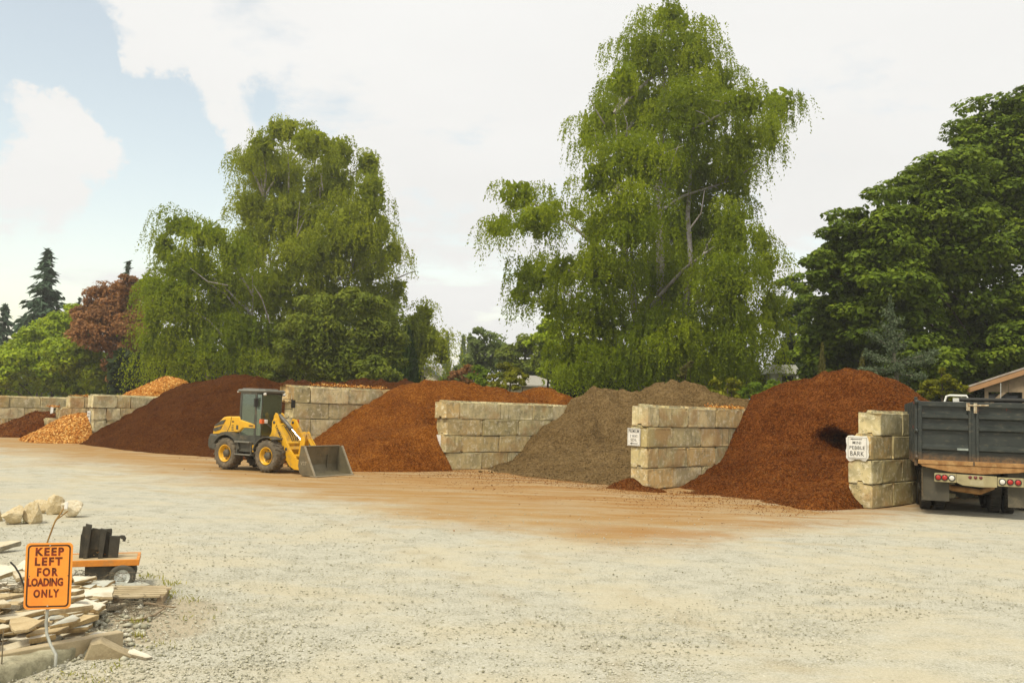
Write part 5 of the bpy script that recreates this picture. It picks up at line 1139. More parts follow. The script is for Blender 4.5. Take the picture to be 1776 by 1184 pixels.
    # mud flaps and chains
    MB().box(-1.13, -.52, .15, .17, .33, 1.12).build('mud_flap', FLAP, root); MB().box(.74, 1.36, .15, .17, .27, 1.10).build('mud_flap', FLAP, root)
    CH = weathered('rusty_chain', (.20, .15, .08), (.13, .09, .05), 20., .7)
    for x, n, zt in ((-1.12, 17, 1.1), (1.19, 14, 1.12)):
        mb = MB()
        for k in range(n):
            z = zt - .042 * k; a = k % 2
            mb.tube([Vector((x + (.014 * math.cos(t) if a else 0), .10 + (0 if a else .014 * math.cos(t)), z + .026 * math.sin(t))) for t in np.linspace(0, 2 * math.pi, 9)], .006, 4, caps=False)
        mb.build('chain', CH, root)
    # cab ahead of the bed and its white mirror frame
    WP = weathered('cab_white', (.74, .73, .66), (.66, .65, .58), 4., .4, .02)
    cab = MB().prism([(4.9, 1.0), (6.9, 1.0), (6.9, 1.7), (6.7, 2.45), (4.95, 2.5)], -1.0, 1.0, 'x') if False else MB()
    cab.prism([(4.85, .9), (7.2, .9), (7.2, 1.6), (6.3, 1.75), (6.0, 2.5), (4.95, 2.5)], -1.0, 1.0, 'x', bev=.05); cb = cab.build('cab', WP, root)
    MB().box(-.8, .8, 4.82, 4.86, 1.75, 2.35).build('rear_window', DARK_GLASS, cb)
    mb = MB(); mb.tube([(-.56, .9, z1 - .05), (-.50, .9, z1 + .155), (-.42, .9, z1 + .175), (-.05, .9, z1 + .175), (-.02, .9, z1 + .10)], .028, 8); mb.build('white_mirror_frame', WP, root)
    MB().box(-.36, -.12, .86, .92, z1 - .02, z1 + .11).build('mirror', WP, root, .01)
    return root
truck()
def second_bed():
    c = at(1790, 805, 23.2); root = empty('dump_trailer', (c[0] + 1.05, c[1], 0), math.radians(-20), 'grey ribbed dump trailer just showing at the right edge of the picture', 'trailer')
    mb = MB(); mb.box(-1.2, 1.2, 0, 3, 1.2, 2.6); b = mb.build('bed', DKGREY, root, .01)
    for z in (2.3, 2.02, 1.55): MB().prism([(0, z + .09), (-.05, z + .03), (-.05, z - .03), (0, z - .08)], -1.15, 1.15, 'x').build('rib', MIDGREY, b)
    mb = MB(); mb.box(-.5, .5, .3, 2.8, .8, 1.195); mb.build('frame', BLACK, root)
    for x in (-.95, .95):
        for y in (.8, 2.2): MB().lathe([(.0, -.12), (.46, -.12), (.5, 0), (.46, .12), (0, .12)], 20, M=Matrix.Translation((x, y, .5)) @ Matrix.Rotation(math.pi / 2, 4, 'Z')).build('wheel', BLACK, root)
second_bed()
# ================================================================== signs
def fit_text(s, w, h, mat_, bold=.02, spacing=1.1):
    me = text_mesh(s, 1., mat_, bold, .004, spacing=spacing)
    co = np.array([v.co for v in me.vertices]); lo, hi = co.min(0), co.max(0)
    me.transform(Matrix.Diagonal((w / (hi[0] - lo[0]), h / (hi[1] - lo[1]), .25, 1)) @ Matrix.Translation((-(lo[0] + hi[0]) / 2, -(lo[1] + hi[1]) / 2, 0)))
    return me
FACE = Matrix(((1, 0, 0, 0), (0, 0, -1, 0), (0, 1, 0, 0), (0, 0, 0, 1)))      # text plane turned upright, facing local -y
def rrect(w, h, r, n=6):
    pts = []
    for cx, cy, a0 in ((w / 2 - r, h / 2 - r, 0), (-w / 2 + r, h / 2 - r, 90), (-w / 2 + r, -h / 2 + r, 180), (w / 2 - r, -h / 2 + r, 270)):
        for k in range(n + 1): a = math.radians(a0 + 90 * k / n); pts.append((cx + r * math.cos(a), cy + r * math.sin(a)))
    return pts
def put_text(s, parent, w, h, x, z, y, mat_, **k):
    t = link('lettering', fit_text(s, w, h, mat_, **k), parent); t.matrix_local = Matrix.Translation((x, y, z)) @ FACE; return t
ORANGE_SIGN = weathered('orange_sign_sheet', (.95, .34, .045), (.90, .30, .038), 3., .45, .01, dirt=(.88, .22, .03), dirt_amt=.4)
SIGN_BROWN = weathered('sign_border_print', (.065, .028, .010), (.09, .036, .012), 12., .5, 0)
SIGN_INK = weathered('hand_stuck_letters', (.075, .022, .010), (.26, .035, .012), 9., .5, 0, fine=20)
GALV = weathered('galvanised_post', (.40, .40, .34), (.33, .33, .28), 12., .5, .05)
def keep_left():
    Y = 7.75; c = at(84, 998, Y); root = empty('road_sign', (c[0], c[1], 0), math.radians(9), 'orange keep left for loading only sign on a bent pipe post', 'sign')
    M = Matrix.Translation((0, 0, c[2])) @ Matrix.Rotation(math.radians(-1.2), 4, 'Y')
    w, h = .365, .538
    p = MB().prism(rrect(w, h, .035), -.002, .002, 'y').build('sign_panel', ORANGE_SIGN, root); p.matrix_local = M
    o_, i_ = rrect(w - .030, h - .030, .032), rrect(w - .056, h - .056, .024); n = len(o_)
    mb = MB(); vs = [(x, -.0028, z) for x, z in o_] + [(x, -.0028, z) for x, z in i_] + [(x, -.0018, z) for x, z in o_] + [(x, -.0018, z) for x, z in i_]
    fs = []
    for k in range(n): j = (k + 1) % n; fs += [(k, j, n + j, n + k), (2 * n + k, 3 * n + k, 3 * n + j, 2 * n + j), (k, 2 * n + k, 2 * n + j, j), (n + k, n + j, 3 * n + j, 3 * n + k)]
    mb.add(vs, fs).build('border', SIGN_BROWN, p)
    k = .955 / 3.443 / 206.
    for s, x0, x1, yc, hh in (('KEEP', 205, 385, 398, 50), ('LEFT', 203, 377, 457, 50), ('FOR', 220, 352, 521, 52), ('LOADING', 163, 387, 582, 50), ('ONLY', 203, 365, 650, 50)):
        sp = 1.0 if s == 'LOADING' else 1.28
        put_text(s, p, (x1 - x0) * k * .91, hh * k, ((x0 + x1) / 2 - 292) * k * .91, (545 - yc) * k, -.0035, SIGN_INK, bold=.04, spacing=sp)
    for z in (.245, -.245): MB().lathe([(0, -.006), (.006, -.005), (.007, 0)], 8, M=Matrix.Translation((.004, -.002, z))).build('bolt', GALV, p)
    for x, z in ((-.145, .0), (.152, .0)): MB().lathe([(0, -.003), (.004, -.003), (.004, .0)], 8, M=Matrix.Translation((x, -.002, z))).build('hole', DKGREY, p)
    base = ground_at(97, 1137, .12); R = Matrix.Rotation(-math.radians(9), 4, 'Z')
    def loc(px, py, Yd): q = at(px, py, Yd) - np.array([c[0], c[1], 0]); return R @ Vector(q)
    b0 = R @ Vector((base[0] - c[0], base[1] - c[1], .04))
    pts = [b0, R @ Vector((base[0] - c[0], base[1] - c[1], .13)), loc(88, 1118, Y - .05), loc(81, 1098, Y + .015), loc(80, 1080, Y + .02), loc(83, 1050, Y + .022), loc(86, 960, Y + .025)]
    MB().tube(pts, .0125, 8).build('post', GALV, root)
    return root
keep_left()
# bent stake with a forked top rising behind the sign
def stake():
    Y = 8.3; def_ = lambda px, py, dy=0.: Vector(at(px, py, Y + dy))
    b = ground_at(66, 1090); r = empty('forked_stake', (b[0], b[1], 0), 0, 'thin rusty forked stake sticking up behind the orange sign', 'stake'); o = Vector((b[0], b[1], 0))
    mb = MB(); mb.tube([Vector((0, 0, 0)), def_(72, 990) - o, def_(82, 940) - o, def_(93, 910) - o, def_(97, 901) - o], .007, 6); mb.tube([def_(96, 903) - o, def_(105, 890) - o, def_(112, 878, .05) - o], [.008, .007, .006], 6); mb.tube([def_(97, 901) - o, def_(107, 894) - o, def_(117, 886, -.05) - o], [.007, .006, .006], 6)
    mb.build('shaft', weathered('rusty_stake', (.36, .22, .07), (.26, .15, .05), 15., .8, .2), r)
    MB().prism([(-.014, 0), (.014, 0), (.018, .06), (-.010, .06)], -.006, .006, 'y').build('tip', WHITE_PAINT, r).location = def_(114, 882) - o
stake()
tag(MB().tube([at(46, 1040, 8.6), at(41, 1014, 8.6), at(34, 995, 8.6), at(26, 982, 8.6), at(18, 974, 8.6)], .008, 6).build('bent_rod', BLACK), 'bent black rod curving out of the flagstones left of the orange sign', 'rod')
CONC_FOOT = weathered('old_kerb_concrete', (.36, .33, .21), (.22, .20, .125), 7., .95, 1., dirt=(.50, .46, .31), dirt_amt=.7, fine=60.)
def footing():
    a, b = ground_at(-70, 1196), ground_at(128, 1130); d = Vector(b - a); L = d.length; yaw = math.atan2(d.y, d.x); r = random.Random(4)
    mb = MB(); n = 22; m = 9; vs = []
    for i in range(n):
        t = i / (n - 1); w = .17 * (1 - .15 * t) * (1 if 0 < i < n - 1 else .55); h = .135 * (1 - .25 * t) * (1 if i < n - 2 else .55)
        for j in range(m):
            a_ = math.pi * j / (m - 1); q = abs(math.cos(a_)) ** .5 * (1 if math.cos(a_) > 0 else -1); s_ = abs(math.sin(a_)) ** .45
            vs.append((t * L + r.uniform(-.02, .02), q * w + r.uniform(-.014, .014), s_ * h + r.uniform(-.012, .012) - (.03 if j in (0, m - 1) else 0)))
    fs = [(i * m + j, i * m + j + 1, i * m + m + j + 1, i * m + m + j) for i in range(n - 1) for j in range(m - 1)] + [tuple(range(m)), tuple(range((n - 1) * m, n * m))]
    o = mb.add(vs, fs, 0, True).build('concrete_kerb', CONC_FOOT); o.location = a; o.rotation_euler = (0, 0, yaw)
    tag(o, 'rough old concrete kerb lying at the foot of the orange sign', 'kerb')
footing()

def wall_sign(name, label, px, py, wall, w, h, rows, off=-.03, dx=None, border=True, tilt=0.):
    """sign on the end face of a block wall; rows = (text or 'arrow', width, height, x, z)"""
    u0, v0 = wall; d = ray(px, py); v = v0 + off - .012
    t = v / (d[0] * D2[0] + d[1] * D2[1]); P = np.array([0, 0, CAM_H]) + d * t
    root = empty(name, P, YAW_D, label, 'sign'); root.rotation_euler = (0, tilt, YAW_D)
    p = MB().box(-w / 2, w / 2, -.012, 0, -h / 2, h / 2).build('sign_panel', WHITE_PAINT, root, .003)
    if border:
        mb = MB(); a = .018; b = .007
        for q in ((-w / 2 + a, w / 2 - a, h / 2 - a - b, h / 2 - a), (-w / 2 + a, w / 2 - a, -h / 2 + a, -h / 2 + a + b), (-w / 2 + a, -w / 2 + a + b, -h / 2 + a + b, h / 2 - a - b), (w / 2 - a - b, w / 2 - a, -h / 2 + a + b, h / 2 - a - b)): mb.box(q[0], q[1], -.0145, -.0125, q[2], q[3])
        mb.build('border', INK, p)
    for s, ww, hh, x, z in rows:
        if s == 'arrow':
            MB().prism([(x - ww / 2, z), (x - ww / 2 + hh * 1.6, z + hh / 2), (x - ww / 2 + hh * 1.2, z + hh * .17), (x + ww / 2, z + hh * .17), (x + ww / 2, z - hh * .17), (x - ww / 2 + hh * 1.2, z - hh * .17), (x - ww / 2 + hh * 1.6, z - hh / 2)], -.0155, -.013, 'y').build('arrow', INK, p)
        else: put_text(s, p, ww, hh, x, z, -.0135, INK, bold=.01 if len(s) > 4 else .006)
    return root
wall_sign('bay_sign', 'white premium 3 way soil sign with an arrow', 1099.5, 757.5, W2, .47, .52, [('PREMIUM', .37, .105, 0, .175), ('3 WAY', .27, .085, .005, .03), ('SOIL', .23, .085, 0, -.085), ('arrow', .29, .06, 0, -.19)], off=-.05)
ms = wall_sign('bay_sign', 'white mini pebble bark sign with an arrow, on the wall by the truck', 1487, 776, W3, .52, .56, [('arrow', .31, .05, -.03, .215), ('MINI', .22, .075, -.01, .125), ('PEBBLE', .40, .085, 0, .0), ('BARK', .36, .12, 0, -.15)], off=-.006)
def paint_patch(px, py, wall, w, h, label, off, seed):
    u0, v0 = wall; d = ray(px, py); v = v0 + off - .005; t = v / (d[0] * D2[0] + d[1] * D2[1]); P = np.array([0, 0, CAM_H]) + d * t; r = random.Random(seed)
    pts = []
    for k in range(28):
        a = 2 * math.pi * k / 28; c, s = math.cos(a), math.sin(a); m = max(abs(c), abs(s)); pts.append((c / m * w / 2 * r.uniform(.93, 1.02), s / m * h / 2 * (r.uniform(.86, 1.04) if s < 0 else r.uniform(.96, 1.02))))
    o = MB().prism(pts, -.006, .004, 'y').build('white_board', WHITE_PAINT); o.location = P; o.rotation_euler = (0, 0, YAW_D); tag(o, label, 'board')
paint_patch(1487, 777, W3, .60, .64, 'chipped white backing board behind the mini pebble bark sign', 0., 5)
paint_patch(758, 766, W1, .42, .52, 'blank worn white board on the end of the red bark bay wall', -.03, 6)
wall_sign('bay_sign', 'white sign with faded print, upper of the two on the wall left of the mulch', 154, 722, L1, .42, .56, [('FINE', .28, .11, 0, .14), ('BARK', .28, .11, 0, .0), ('arrow', .26, .07, .02, -.17)], off=-.02)
wall_sign('bay_sign', 'nearly blank white sign, lower of the two on the wall left of the mulch', 153, 740.5, L1, .50, .50, [], off=-.02, border=False)
wall_sign('bay_sign', 'faded white sign with an arrow on the stepped wall among the orange chips', 90, 714, (L2[0], L2[1] + .62), .40, .52, [('arrow', .24, .07, .02, -.17)], off=-.02, border=False, tilt=.06)
def chips_on_top(label, pts, n, seed, sz=.05):
    """chips that have spilled onto a wall top"""
    r = np.random.default_rng(seed); (u0, v0), (u1, v1), z, w = pts
    t = r.random(n); P = np.stack([*xy_of(u0 + (u1 - u0) * t + r.normal(0, w, n), v0 + (v1 - v0) * t + r.normal(0, w * .6, n)), z + np.abs(r.normal(0, .05, n))], 1)
    nn = unit(r.normal(0, .5, (n, 3)) + np.array([0, 0, 1.])); A = unit(np.cross(nn, r.normal(0, 1, (n, 3)))); B = np.cross(nn, A); s = r.uniform(.5, 1.4, n)
    V, Q = leaf_quads(P, A, B, sz * s, sz * .6 * s); tag(np_mesh('wood_chips', V, Q, OC, None, r.random(n)), label, 'wood chips', kind='stuff')
chips_on_top('orange chips scattered on the stepped wall', ((L2[0] - .5, L2[1] + 1.3), (L2[0] - .1, L2[1] + 3.), 2.22, .12), 260, 31)
chips_on_top('orange chips on the lower steps of the wall', ((L2[0] - .4, L2[1] + .1), (L2[0] - .2, L2[1] + .6), 1.0 + .62 - .0, .1), 160, 32)
chips_on_top('bark bits lying on top of the soil wall', ((W2[0] - .3, W2[1] + 3.8), (W2[0] - .25, W2[1] + 5.8), 2.47, .1), 500, 33, .035)
chips_on_top('bark bits on top of the wall behind the loader', ((W0[0] - .3, W0[1] + 1.0), (W0[0] - .3, W0[1] + 4.5), 2.92, .1), 500, 34, .04)

# ================================================================== flagstone yard, lower left
FLAG_M = []
for k, (a, b) in enumerate((((.62, .55, .39), (.50, .42, .27)), ((.70, .65, .52), (.58, .52, .38)), ((.55, .43, .24), (.44, .33, .17)), ((.52, .52, .44), (.42, .41, .33)))):
    FLAG_M.append(weathered('flagstone_' + ('tan', 'pale', 'ochre', 'grey')[k], a, b, 5., .9, .5, dirt=(.36, .26, .13), dirt_amt=.5))
def slab_mesh(r, R, th, nside):
    ang = sorted(r.uniform(0, 2 * math.pi) * .35 + 2 * math.pi * k / nside for k in range(nside)); el = r.uniform(.55, .85)
    pts = [(R * math.cos(a) * r.uniform(.7, 1.15), R * el * math.sin(a) * r.uniform(.7, 1.15)) for a in ang]
    P = []
    for i in range(nside):
        a, b = pts[i], pts[(i + 1) % nside]; P.append(a)
        for t in (.33, .66): P.append((a[0] * (1 - t) + b[0] * t + r.uniform(-.035, .035) * R, a[1] * (1 - t) + b[1] * t + r.uniform(-.035, .035) * R))
    n = len(P); vs = []
    for k, z in ((.98, 0), (1.03, th * .45), (1., th * .93), (.975, th)): vs += [(x * k + r.uniform(-.01, .01) * R, y * k + r.uniform(-.01, .01) * R, z + r.uniform(-.06, .06) * th) for x, y in P]
    vs.append((0, 0, th * r.uniform(.95, 1.08))); fs = [tuple(range(n - 1, -1, -1))]; mi = [1]
    for l in range(3):
        for i in range(n): j = (i + 1) % n; fs.append((l * n + i, l * n + j, l * n + n + j, l * n + n + i)); mi.append(1 if l < 2 else 0)
    for i in range(n): fs.append((3 * n + i, 3 * n + (i + 1) % n, 4 * n)); mi.append(0)
    me = bpy.data.meshes.new('flagstone'); me.from_pydata(vs, [], fs); me.polygons.foreach_set('material_index', mi); me.update(); return me
EDGE_M = [weathered('split_stone_edge_' + nm, a, b, 9., .95, .9, dirt=(.20, .14, .07), dirt_amt=.6) for nm, a, b in (('ochre', (.46, .33, .15), (.30, .20, .09)), ('tan', (.50, .40, .23), (.36, .27, .15)), ('grey', (.34, .31, .23), (.24, .21, .15)))]
def slab_mats(me, r, m=None):
    me.materials.append(FLAG_M[m] if m is not None else r.choices(FLAG_M, (5, 5, 2.2, 1.6))[0]); me.materials.append(r.choice(EDGE_M))
PA, PB = ground_at(0, 1163), ground_at(208, 1122); PD = ground_at(-10, 1000); 
e1 = (PB - PA)[:2]; e1n = e1 / np.linalg.norm(e1); e2n = np.array([-e1n[1], e1n[0]])
def flagstones():
    r = random.Random(5); L = float(np.linalg.norm(e1)); NL = 9
    groups = (('thin pale flagstone slab lying low at the front of the pile, just behind the timber', 'front flagstones behind the timber'), ('thin flagstone slab in the loose pile around the post of the orange sign', 'flagstones around the sign post'), ('flagstone slab at the back of the pile, behind and left of the orange sign', 'flagstones at the back of the pile'))
    ax = Vector((.94, .34, 0)); E2 = np.array([-.34, .94])
    for layer in range(NL):
        n = (46, 44, 42, 38, 32, 24, 17, 10, 6)[layer]; tries = 0; put = 0; here = []
        while put < n and tries < 1500:
            tries += 1
            s = r.uniform(-1.25, L - .01); t = r.uniform(.02 + .028 * layer, 2.75 - .05 * layer)
            right = L - .04 - .03 * t - layer * .05
            R = r.uniform(.10, .25) * (1 if layer < 6 else .9)
            if s + R * .6 > right or t - R * .35 < .03: continue
            if any((s - a) ** 2 + (t - b) ** 2 < ((R + c) * .60) ** 2 for a, b, c in here): continue
            here.append((s, t, R)); put += 1
            th = r.uniform(.022, .045); z = .035 + layer * .037 + (.03 * min(1, max(0, .3 - s)))
            q = PA[:2] + e1n * s + E2 * t
            me = slab_mesh(r, R, th, r.choice([4, 4, 5, 5, 6])); slab_mats(me, r)
            o = link('flagstone', me); o.location = (q[0], q[1], z + r.uniform(-.008, .012))
            M = Matrix.Rotation(r.uniform(-.03, .13), 3, ax) @ Matrix.Rotation(r.gauss(0, .05), 3, Vector((-.34, .94, 0))) @ Matrix.Rotation(math.atan2(e1n[1], e1n[0]) + r.uniform(-.6, .6) + (math.pi if r.random() < .5 else 0), 3, 'Z')
            o.rotation_euler = M.to_euler()
            g = groups[0 if t < .5 and layer < 4 else 1 if t < 1.5 else 2]; tag(o, g[0], 'flagstone', g[1])
flagstones()
tag(loose_stones('rubble', STONES, 900, lambda r: PA[:2] + e1n * r.uniform(-1.2, 1.15) + np.array([-.34, .94]) * r.uniform(0, 2.6) + np.array([.12, -.05]) * abs(r.normal()), (.02, .07), seed=41), 'stone chippings lying between and beside the flagstones', 'rubble', kind='stuff')
def lone_slab(px, py, R, th, yaw, label, m=1, tilt=(0, 0), z=.0, seed=1):
    r = random.Random(seed); me = slab_mesh(r, R, th, 5); slab_mats(me, r, m); o = link('flagstone', me); q = ground_at(px, py, z); o.location = (q[0], q[1], z); o.rotation_euler = (*tilt, yaw); tag(o, label, 'flagstone')
lone_slab(205, 1020, .36, .05, .2, 'broad grey flagstone lying just in front of the cart wheel', 3, (.03, 0), .03, 11)
lone_slab(175, 1032, .34, .04, .5, 'whitest flagstone, wedge shaped, between the orange sign and the broken pallet', 1, (.05, .03), .16, 12)
lone_slab(150, 1052, .25, .05, -.3, 'pale tilted flagstone right of the sign panel, below the whitest slab', 1, (.06, .16), .18, 13)
lone_slab(240, 1137, .16, .03, -.6, 'small white flagstone shard on the gravel right of the timber end', 1, (0, .05), .0, 14)
lone_slab(16, 1000, .22, .06, .3, 'white flagstone leaning at the left edge behind the sign', 1, (.55, .1), .26, 15)
lone_slab(50, 985, .14, .06, .1, 'white flagstone block showing just left of the sign top', 1, (.7, 0), .26, 16)
lone_slab(5, 950, .22, .07, .4, 'tan stone lump at the left edge above the white flagstones', 0, (.2, 0), .05, 17)
def wedge_stone():
    q = ground_at(165, 1140); mb = MB(); mb.prism([(-.09, 0), (.34, .0), (.20, .07), (.04, .165), (-.04, .145)], -.05, .09, 'y', bev=.015); o = mb.build('wedge_stone', weathered('brown_wedge_stone', (.44, .36, .22), (.33, .26, .15), 6., .95, .8, dirt=(.22, .17, .10), dirt_amt=.6)); o.location = (q[0], q[1], -.01); o.rotation_euler = (.1, 0, .3); tag(o, 'triangular tan stone propped against the end of the timber', 'stone')
wedge_stone()
TIMBER = weathered('weathered_timber', (.48, .39, .24), (.38, .30, .17), 3., .85, .3, dirt=(.25, .17, .09), dirt_amt=.5)
def beam(name, a, b, w, h, z, label, cat, m=TIMBER, bev=.008):
    a, b = np.array(a), np.array(b); d = b - a; L = float(np.linalg.norm(d[:2])); yaw = math.atan2(d[1], d[0])
    o = MB().box(0, L, -w / 2, w / 2, 0, h).build(name, m, None, bev); o.location = (a[0], a[1], z); o.rotation_euler = (0, 0, yaw); tag(o, label, cat); return o
A0 = PA[:2] - e1n * 1.2; beam('timber', A0, PB[:2], .10, .145, .0, 'long timber board edging the flagstone pile at the front', 'timber')
# broken pallet with wire mesh
def pallet():
    a = ground_at(196, 1052); root = empty('pallet', (a[0], a[1], 0), math.radians(14), 'broken wooden pallet end with rusty wire beside the cart wheel', 'pallet'); r = random.Random(9)
    for k in range(6): MB().box(-.05 + r.uniform(-.05, .03), .52 + r.uniform(-.08, .05), k * .105, k * .105 + .080, .088, .106).build('plank', TIMBER, root).rotation_euler = (0, 0, r.uniform(-.03, .03))
    for x in (.0, .43): MB().box(x, x + .06, .02, .60, .0, .087).build('bearer', OLD_WOOD, root)
pallet()
WIRE = weathered('rusty_wire', (.20, .16, .10), (.13, .10, .06), 30., .7)
def wire_heap(px, py, w, h, n, label, seed, z0=.0, y_ext=.25):
    r = random.Random(seed); q = ground_at(px, py, z0); mb = MB()
    for k in range(n):
        p = Vector((r.uniform(-w, w), r.uniform(-y_ext, y_ext), r.uniform(0, h))); pts = [p]; d = Vector((r.gauss(0, 1), r.gauss(0, .6), r.gauss(0, .35))).normalized()
        for s in range(7):
            d = (d + Vector((r.gauss(0, .5), r.gauss(0, .5), r.gauss(0, .35)))).normalized(); p = p + d * .05; p.z = min(max(p.z, .004), h * 1.15); pts.append(p.copy())
        mb.tube(pts, .0022, 4, caps=False)
    o = mb.build('wire_mesh', WIRE); o.location = (q[0], q[1], z0); tag(o, label, 'wire')
wire_heap(225, 1062, .28, .10, 80, 'tangle of chicken wire along the front of the broken pallet', 51)
wire_heap(170, 1008, .38, .10, 60, 'tangle of chicken wire under the orange cart', 52, .1)
wire_heap(25, 1025, .25, .06, 30, 'tangle of chicken wire among the flagstones at the left edge', 53, .33)
def net_over(label, s0, s1, t0, t1, seed):
    """hexagonal wire netting draped over the stones"""
    r = random.Random(seed); mb = MB(); a = .055; W_ = int((s1 - s0) / (a * 1.5)); H_ = int((t1 - t0) / (a * .87))
    def P(s, t): q = PA[:2] + e1n * s + e2n * t; return Vector((q[0], q[1], .36 + .03 * fbm(s * 3, t * 3, seed) - .10 * max(0, .5 - t) - .12 * max(0, s - .4)))
    for i in range(W_):
        for j in range(H_):
            if r.random() < .25: continue
            x = s0 + i * a * 1.5; y = t0 + (j + (i % 2) * .5) * a * .87 * 2 * .5
            c = [P(x + a * .5 * math.cos(math.pi / 3 * k) * 1., y + a * .5 * math.sin(math.pi / 3 * k)) for k in range(4)]
            mb.tube(c, .0012, 3, caps=False)
    o = mb.build('wire_netting', WIRE); tag(o, label, 'wire netting')
0 and net_over('fine hexagonal wire netting draped over the flagstones behind the sign post', -.6, 1.0, .3, 1.6, 3)
# sticks
def stick(pts, rad, label, m=OLD_WOOD): tag(MB().tube(pts, rad, 6).build('stick', m), label, 'stick')
stick([ground_at(250, 1045, .06), ground_at(275, 1048, .03), ground_at(303, 1053, .01)], [.016, .012, .007], 'brown stick poking out right from under the broken pallet')
stick([ground_at(200, 1076, .02), ground_at(240, 1074, .02), ground_at(268, 1066, .02), ground_at(288, 1052, .02)], [.006, .011, .012, .008], 'long curved stick lying on the earth below the broken pallet')
stick([ground_at(270, 1050, .02), ground_at(305, 1052, .02)], [.008, .007], 'thin twig at the tip of the brown stick')
stick([ground_at(4, 1170), ground_at(3, 1150, .12), at(6, 1092, 7.4)], [.006, .005, .003], 'dry weed stem standing at the left edge before the timber', WIRE)
beam('board', ground_at(1560, 872)[:2], ground_at(1602, 864)[:2], .16, .05, 0., 'old plank lying on the ground between the wall end and the truck', 'board', OLD_WOOD)
# cart with orange deck
CART_O = weathered('cart_orange', (.72, .27, .035), (.62, .22, .03), 8., .55, .05, dirt=(.38, .2, .07), dirt_amt=.6)
CART_D = weathered('cart_deck_boards', (.52, .40, .23), (.43, .32, .17), 6., .85, .2)
BLK = weathered('black_carriage_paint', (.040, .036, .026), (.065, .058, .042), 8., .6, .08, dirt=(.15, .11, .06), dirt_amt=.5)
def cart():
    g = ground_at(214, 1021); root = empty('flatbed_cart', (g[0], g[1], 0), math.radians(20), 'low cart with an orange rimmed deck and a white hubbed wheel behind the sign', 'cart')
    x0, x1, y0, y1, z0, z1 = -1.0, .155, -.06, .50, .275, .345
    mb = MB(); mb.box(x0, x1, y0, y0 + .03, z0, z1); mb.box(x0, x1, y1 - .03, y1, z0, z1); mb.box(x1 - .03, x1, y0 + .03, y1 - .03, z0, z1); mb.box(x0, x0 + .03, y0 + .03, y1 - .03, z0, z1); mb.build('deck_frame', CART_O, root, .004)
    for k in range(4): w = (y1 - y0 - .07) / 4; MB().box(x0 + .032, x1 - .032, y0 + .034 + k * w, y0 + .030 + (k + 1) * w, z1 - .03, z1 - .006).build('deck_board', CART_D, root)
    for x, y in ((-.02, -.02), (-.02, .46), (-.84, -.02), (-.84, .46)):
        w = MB(); w.lathe([(.085, -.045), (.125, -.055), (.143, -.035), (.147, 0), (.143, .035), (.125, .055), (.085, .045)], 26, M=Matrix.Translation((x, y, .147))); t = w.build('wheel', weathered('cart_tyre', (.10, .09, .065), (.075, .068, .05), 9., .8, .1), root)
        MB().lathe([(.088, -.046), (.080, -.030), (.035, -.026), (.022, -.042), (0, -.042)], 20, M=Matrix.Translation((x, y, .147))).build('rim', weathered('white_wheel_disc', (.66, .68, .62), (.58, .60, .55), 9., .5), t)
    mb = MB(); mb.tube([(-.02, -.0, .147), (-.02, .44, .147)], .012, 6); mb.tube([(-.84, -.0, .147), (-.84, .44, .147)], .012, 6); mb.box(-.14, .06, .02, .42, .24, .274); mb.box(-.94, -.74, .02, .42, .24, .274); mb.build('axle', BLK, root)
    MB().box(-.42, -.12, -.03, .05, .12, .27).build('skirt_panel', BLK, root)
    return root, g
_, cg = cart()
def carriage():
    R = math.radians(20); px0 = (143 - 220) / 151; root = empty('fork_carriage', (cg[0], cg[1], .34), R, 'black forklift carriage plates with a hook standing on the orange cart', 'attachment')
    k = 1 / 151 / 5.918; X = lambda cx: (cx / 5.918 + 110 - 220) / 151; Z = lambda cy: (508 - cy) / 5.918 / 151
    y = .16
    MB().prism([(X(200), 0), (X(258), 0), (X(262), Z(300)), (X(258), Z(180)), (X(222), Z(185)), (X(212), Z(262)), (X(205), Z(270))], y, y + .05, 'y', bev=.005).build('upright', BLK, root)
    MB().prism([(X(245), 0), (X(280), 0), (X(310), Z(165)), (X(250), Z(152))], y - .05, y - .003, 'y', bev=.005).build('upright', BLK, root)
    MB().prism([(X(300), Z(120 + 300)), (X(395), Z(430)), (X(405), Z(225)), (X(350), Z(205)), (X(310), Z(200))], y + .0, y + .02, 'y').build('plate', BLK, root)
    MB().prism([(X(262), 0), (X(300), 0), (X(300), Z(200)), (X(285), Z(190))], y, y + .018, 'y').build('plate', BLK, root)
    MB().prism([(X(385), 0), (X(428), 0), (X(455), Z(215)), (X(395), Z(200))], y - .06, y - .004, 'y', bev=.005).build('upright', BLK, root)
    MB().prism([(X(432), 0), (X(440), Z(240)), (X(470), Z(235)), (X(470), Z(262)), (X(500), Z(280)), (X(500), 0), (X(460), 0), (X(455), Z(400)), (X(440), Z(400))], y + .0, y + .04, 'y').build('bracket', BLK, root)
    MB().prism([(X(480), 0), (X(575), 0), (X(585), Z(300)), (X(600), Z(312)), (X(615), Z(318)), (X(612), Z(340)), (X(636), Z(342)), (X(645), Z(310)), (X(625), Z(282)), (X(595), Z(278)), (X(570), Z(286)), (X(480), Z(282))], y - .03, y + .02, 'y', bev=.004).build('hook_plate', BLK, root)
    MB().box(X(222), X(500), y + .022, y + .034, .0, .33).build('back_plate', BLK, root)
    mb = MB()
    for z in (.04, .26): mb.box(X(215), X(500), y + .05, y + .09, z, z + .05)
    mb.build('cross_bar', BLK, root)
carriage()
chips_r = np.random.default_rng(77)
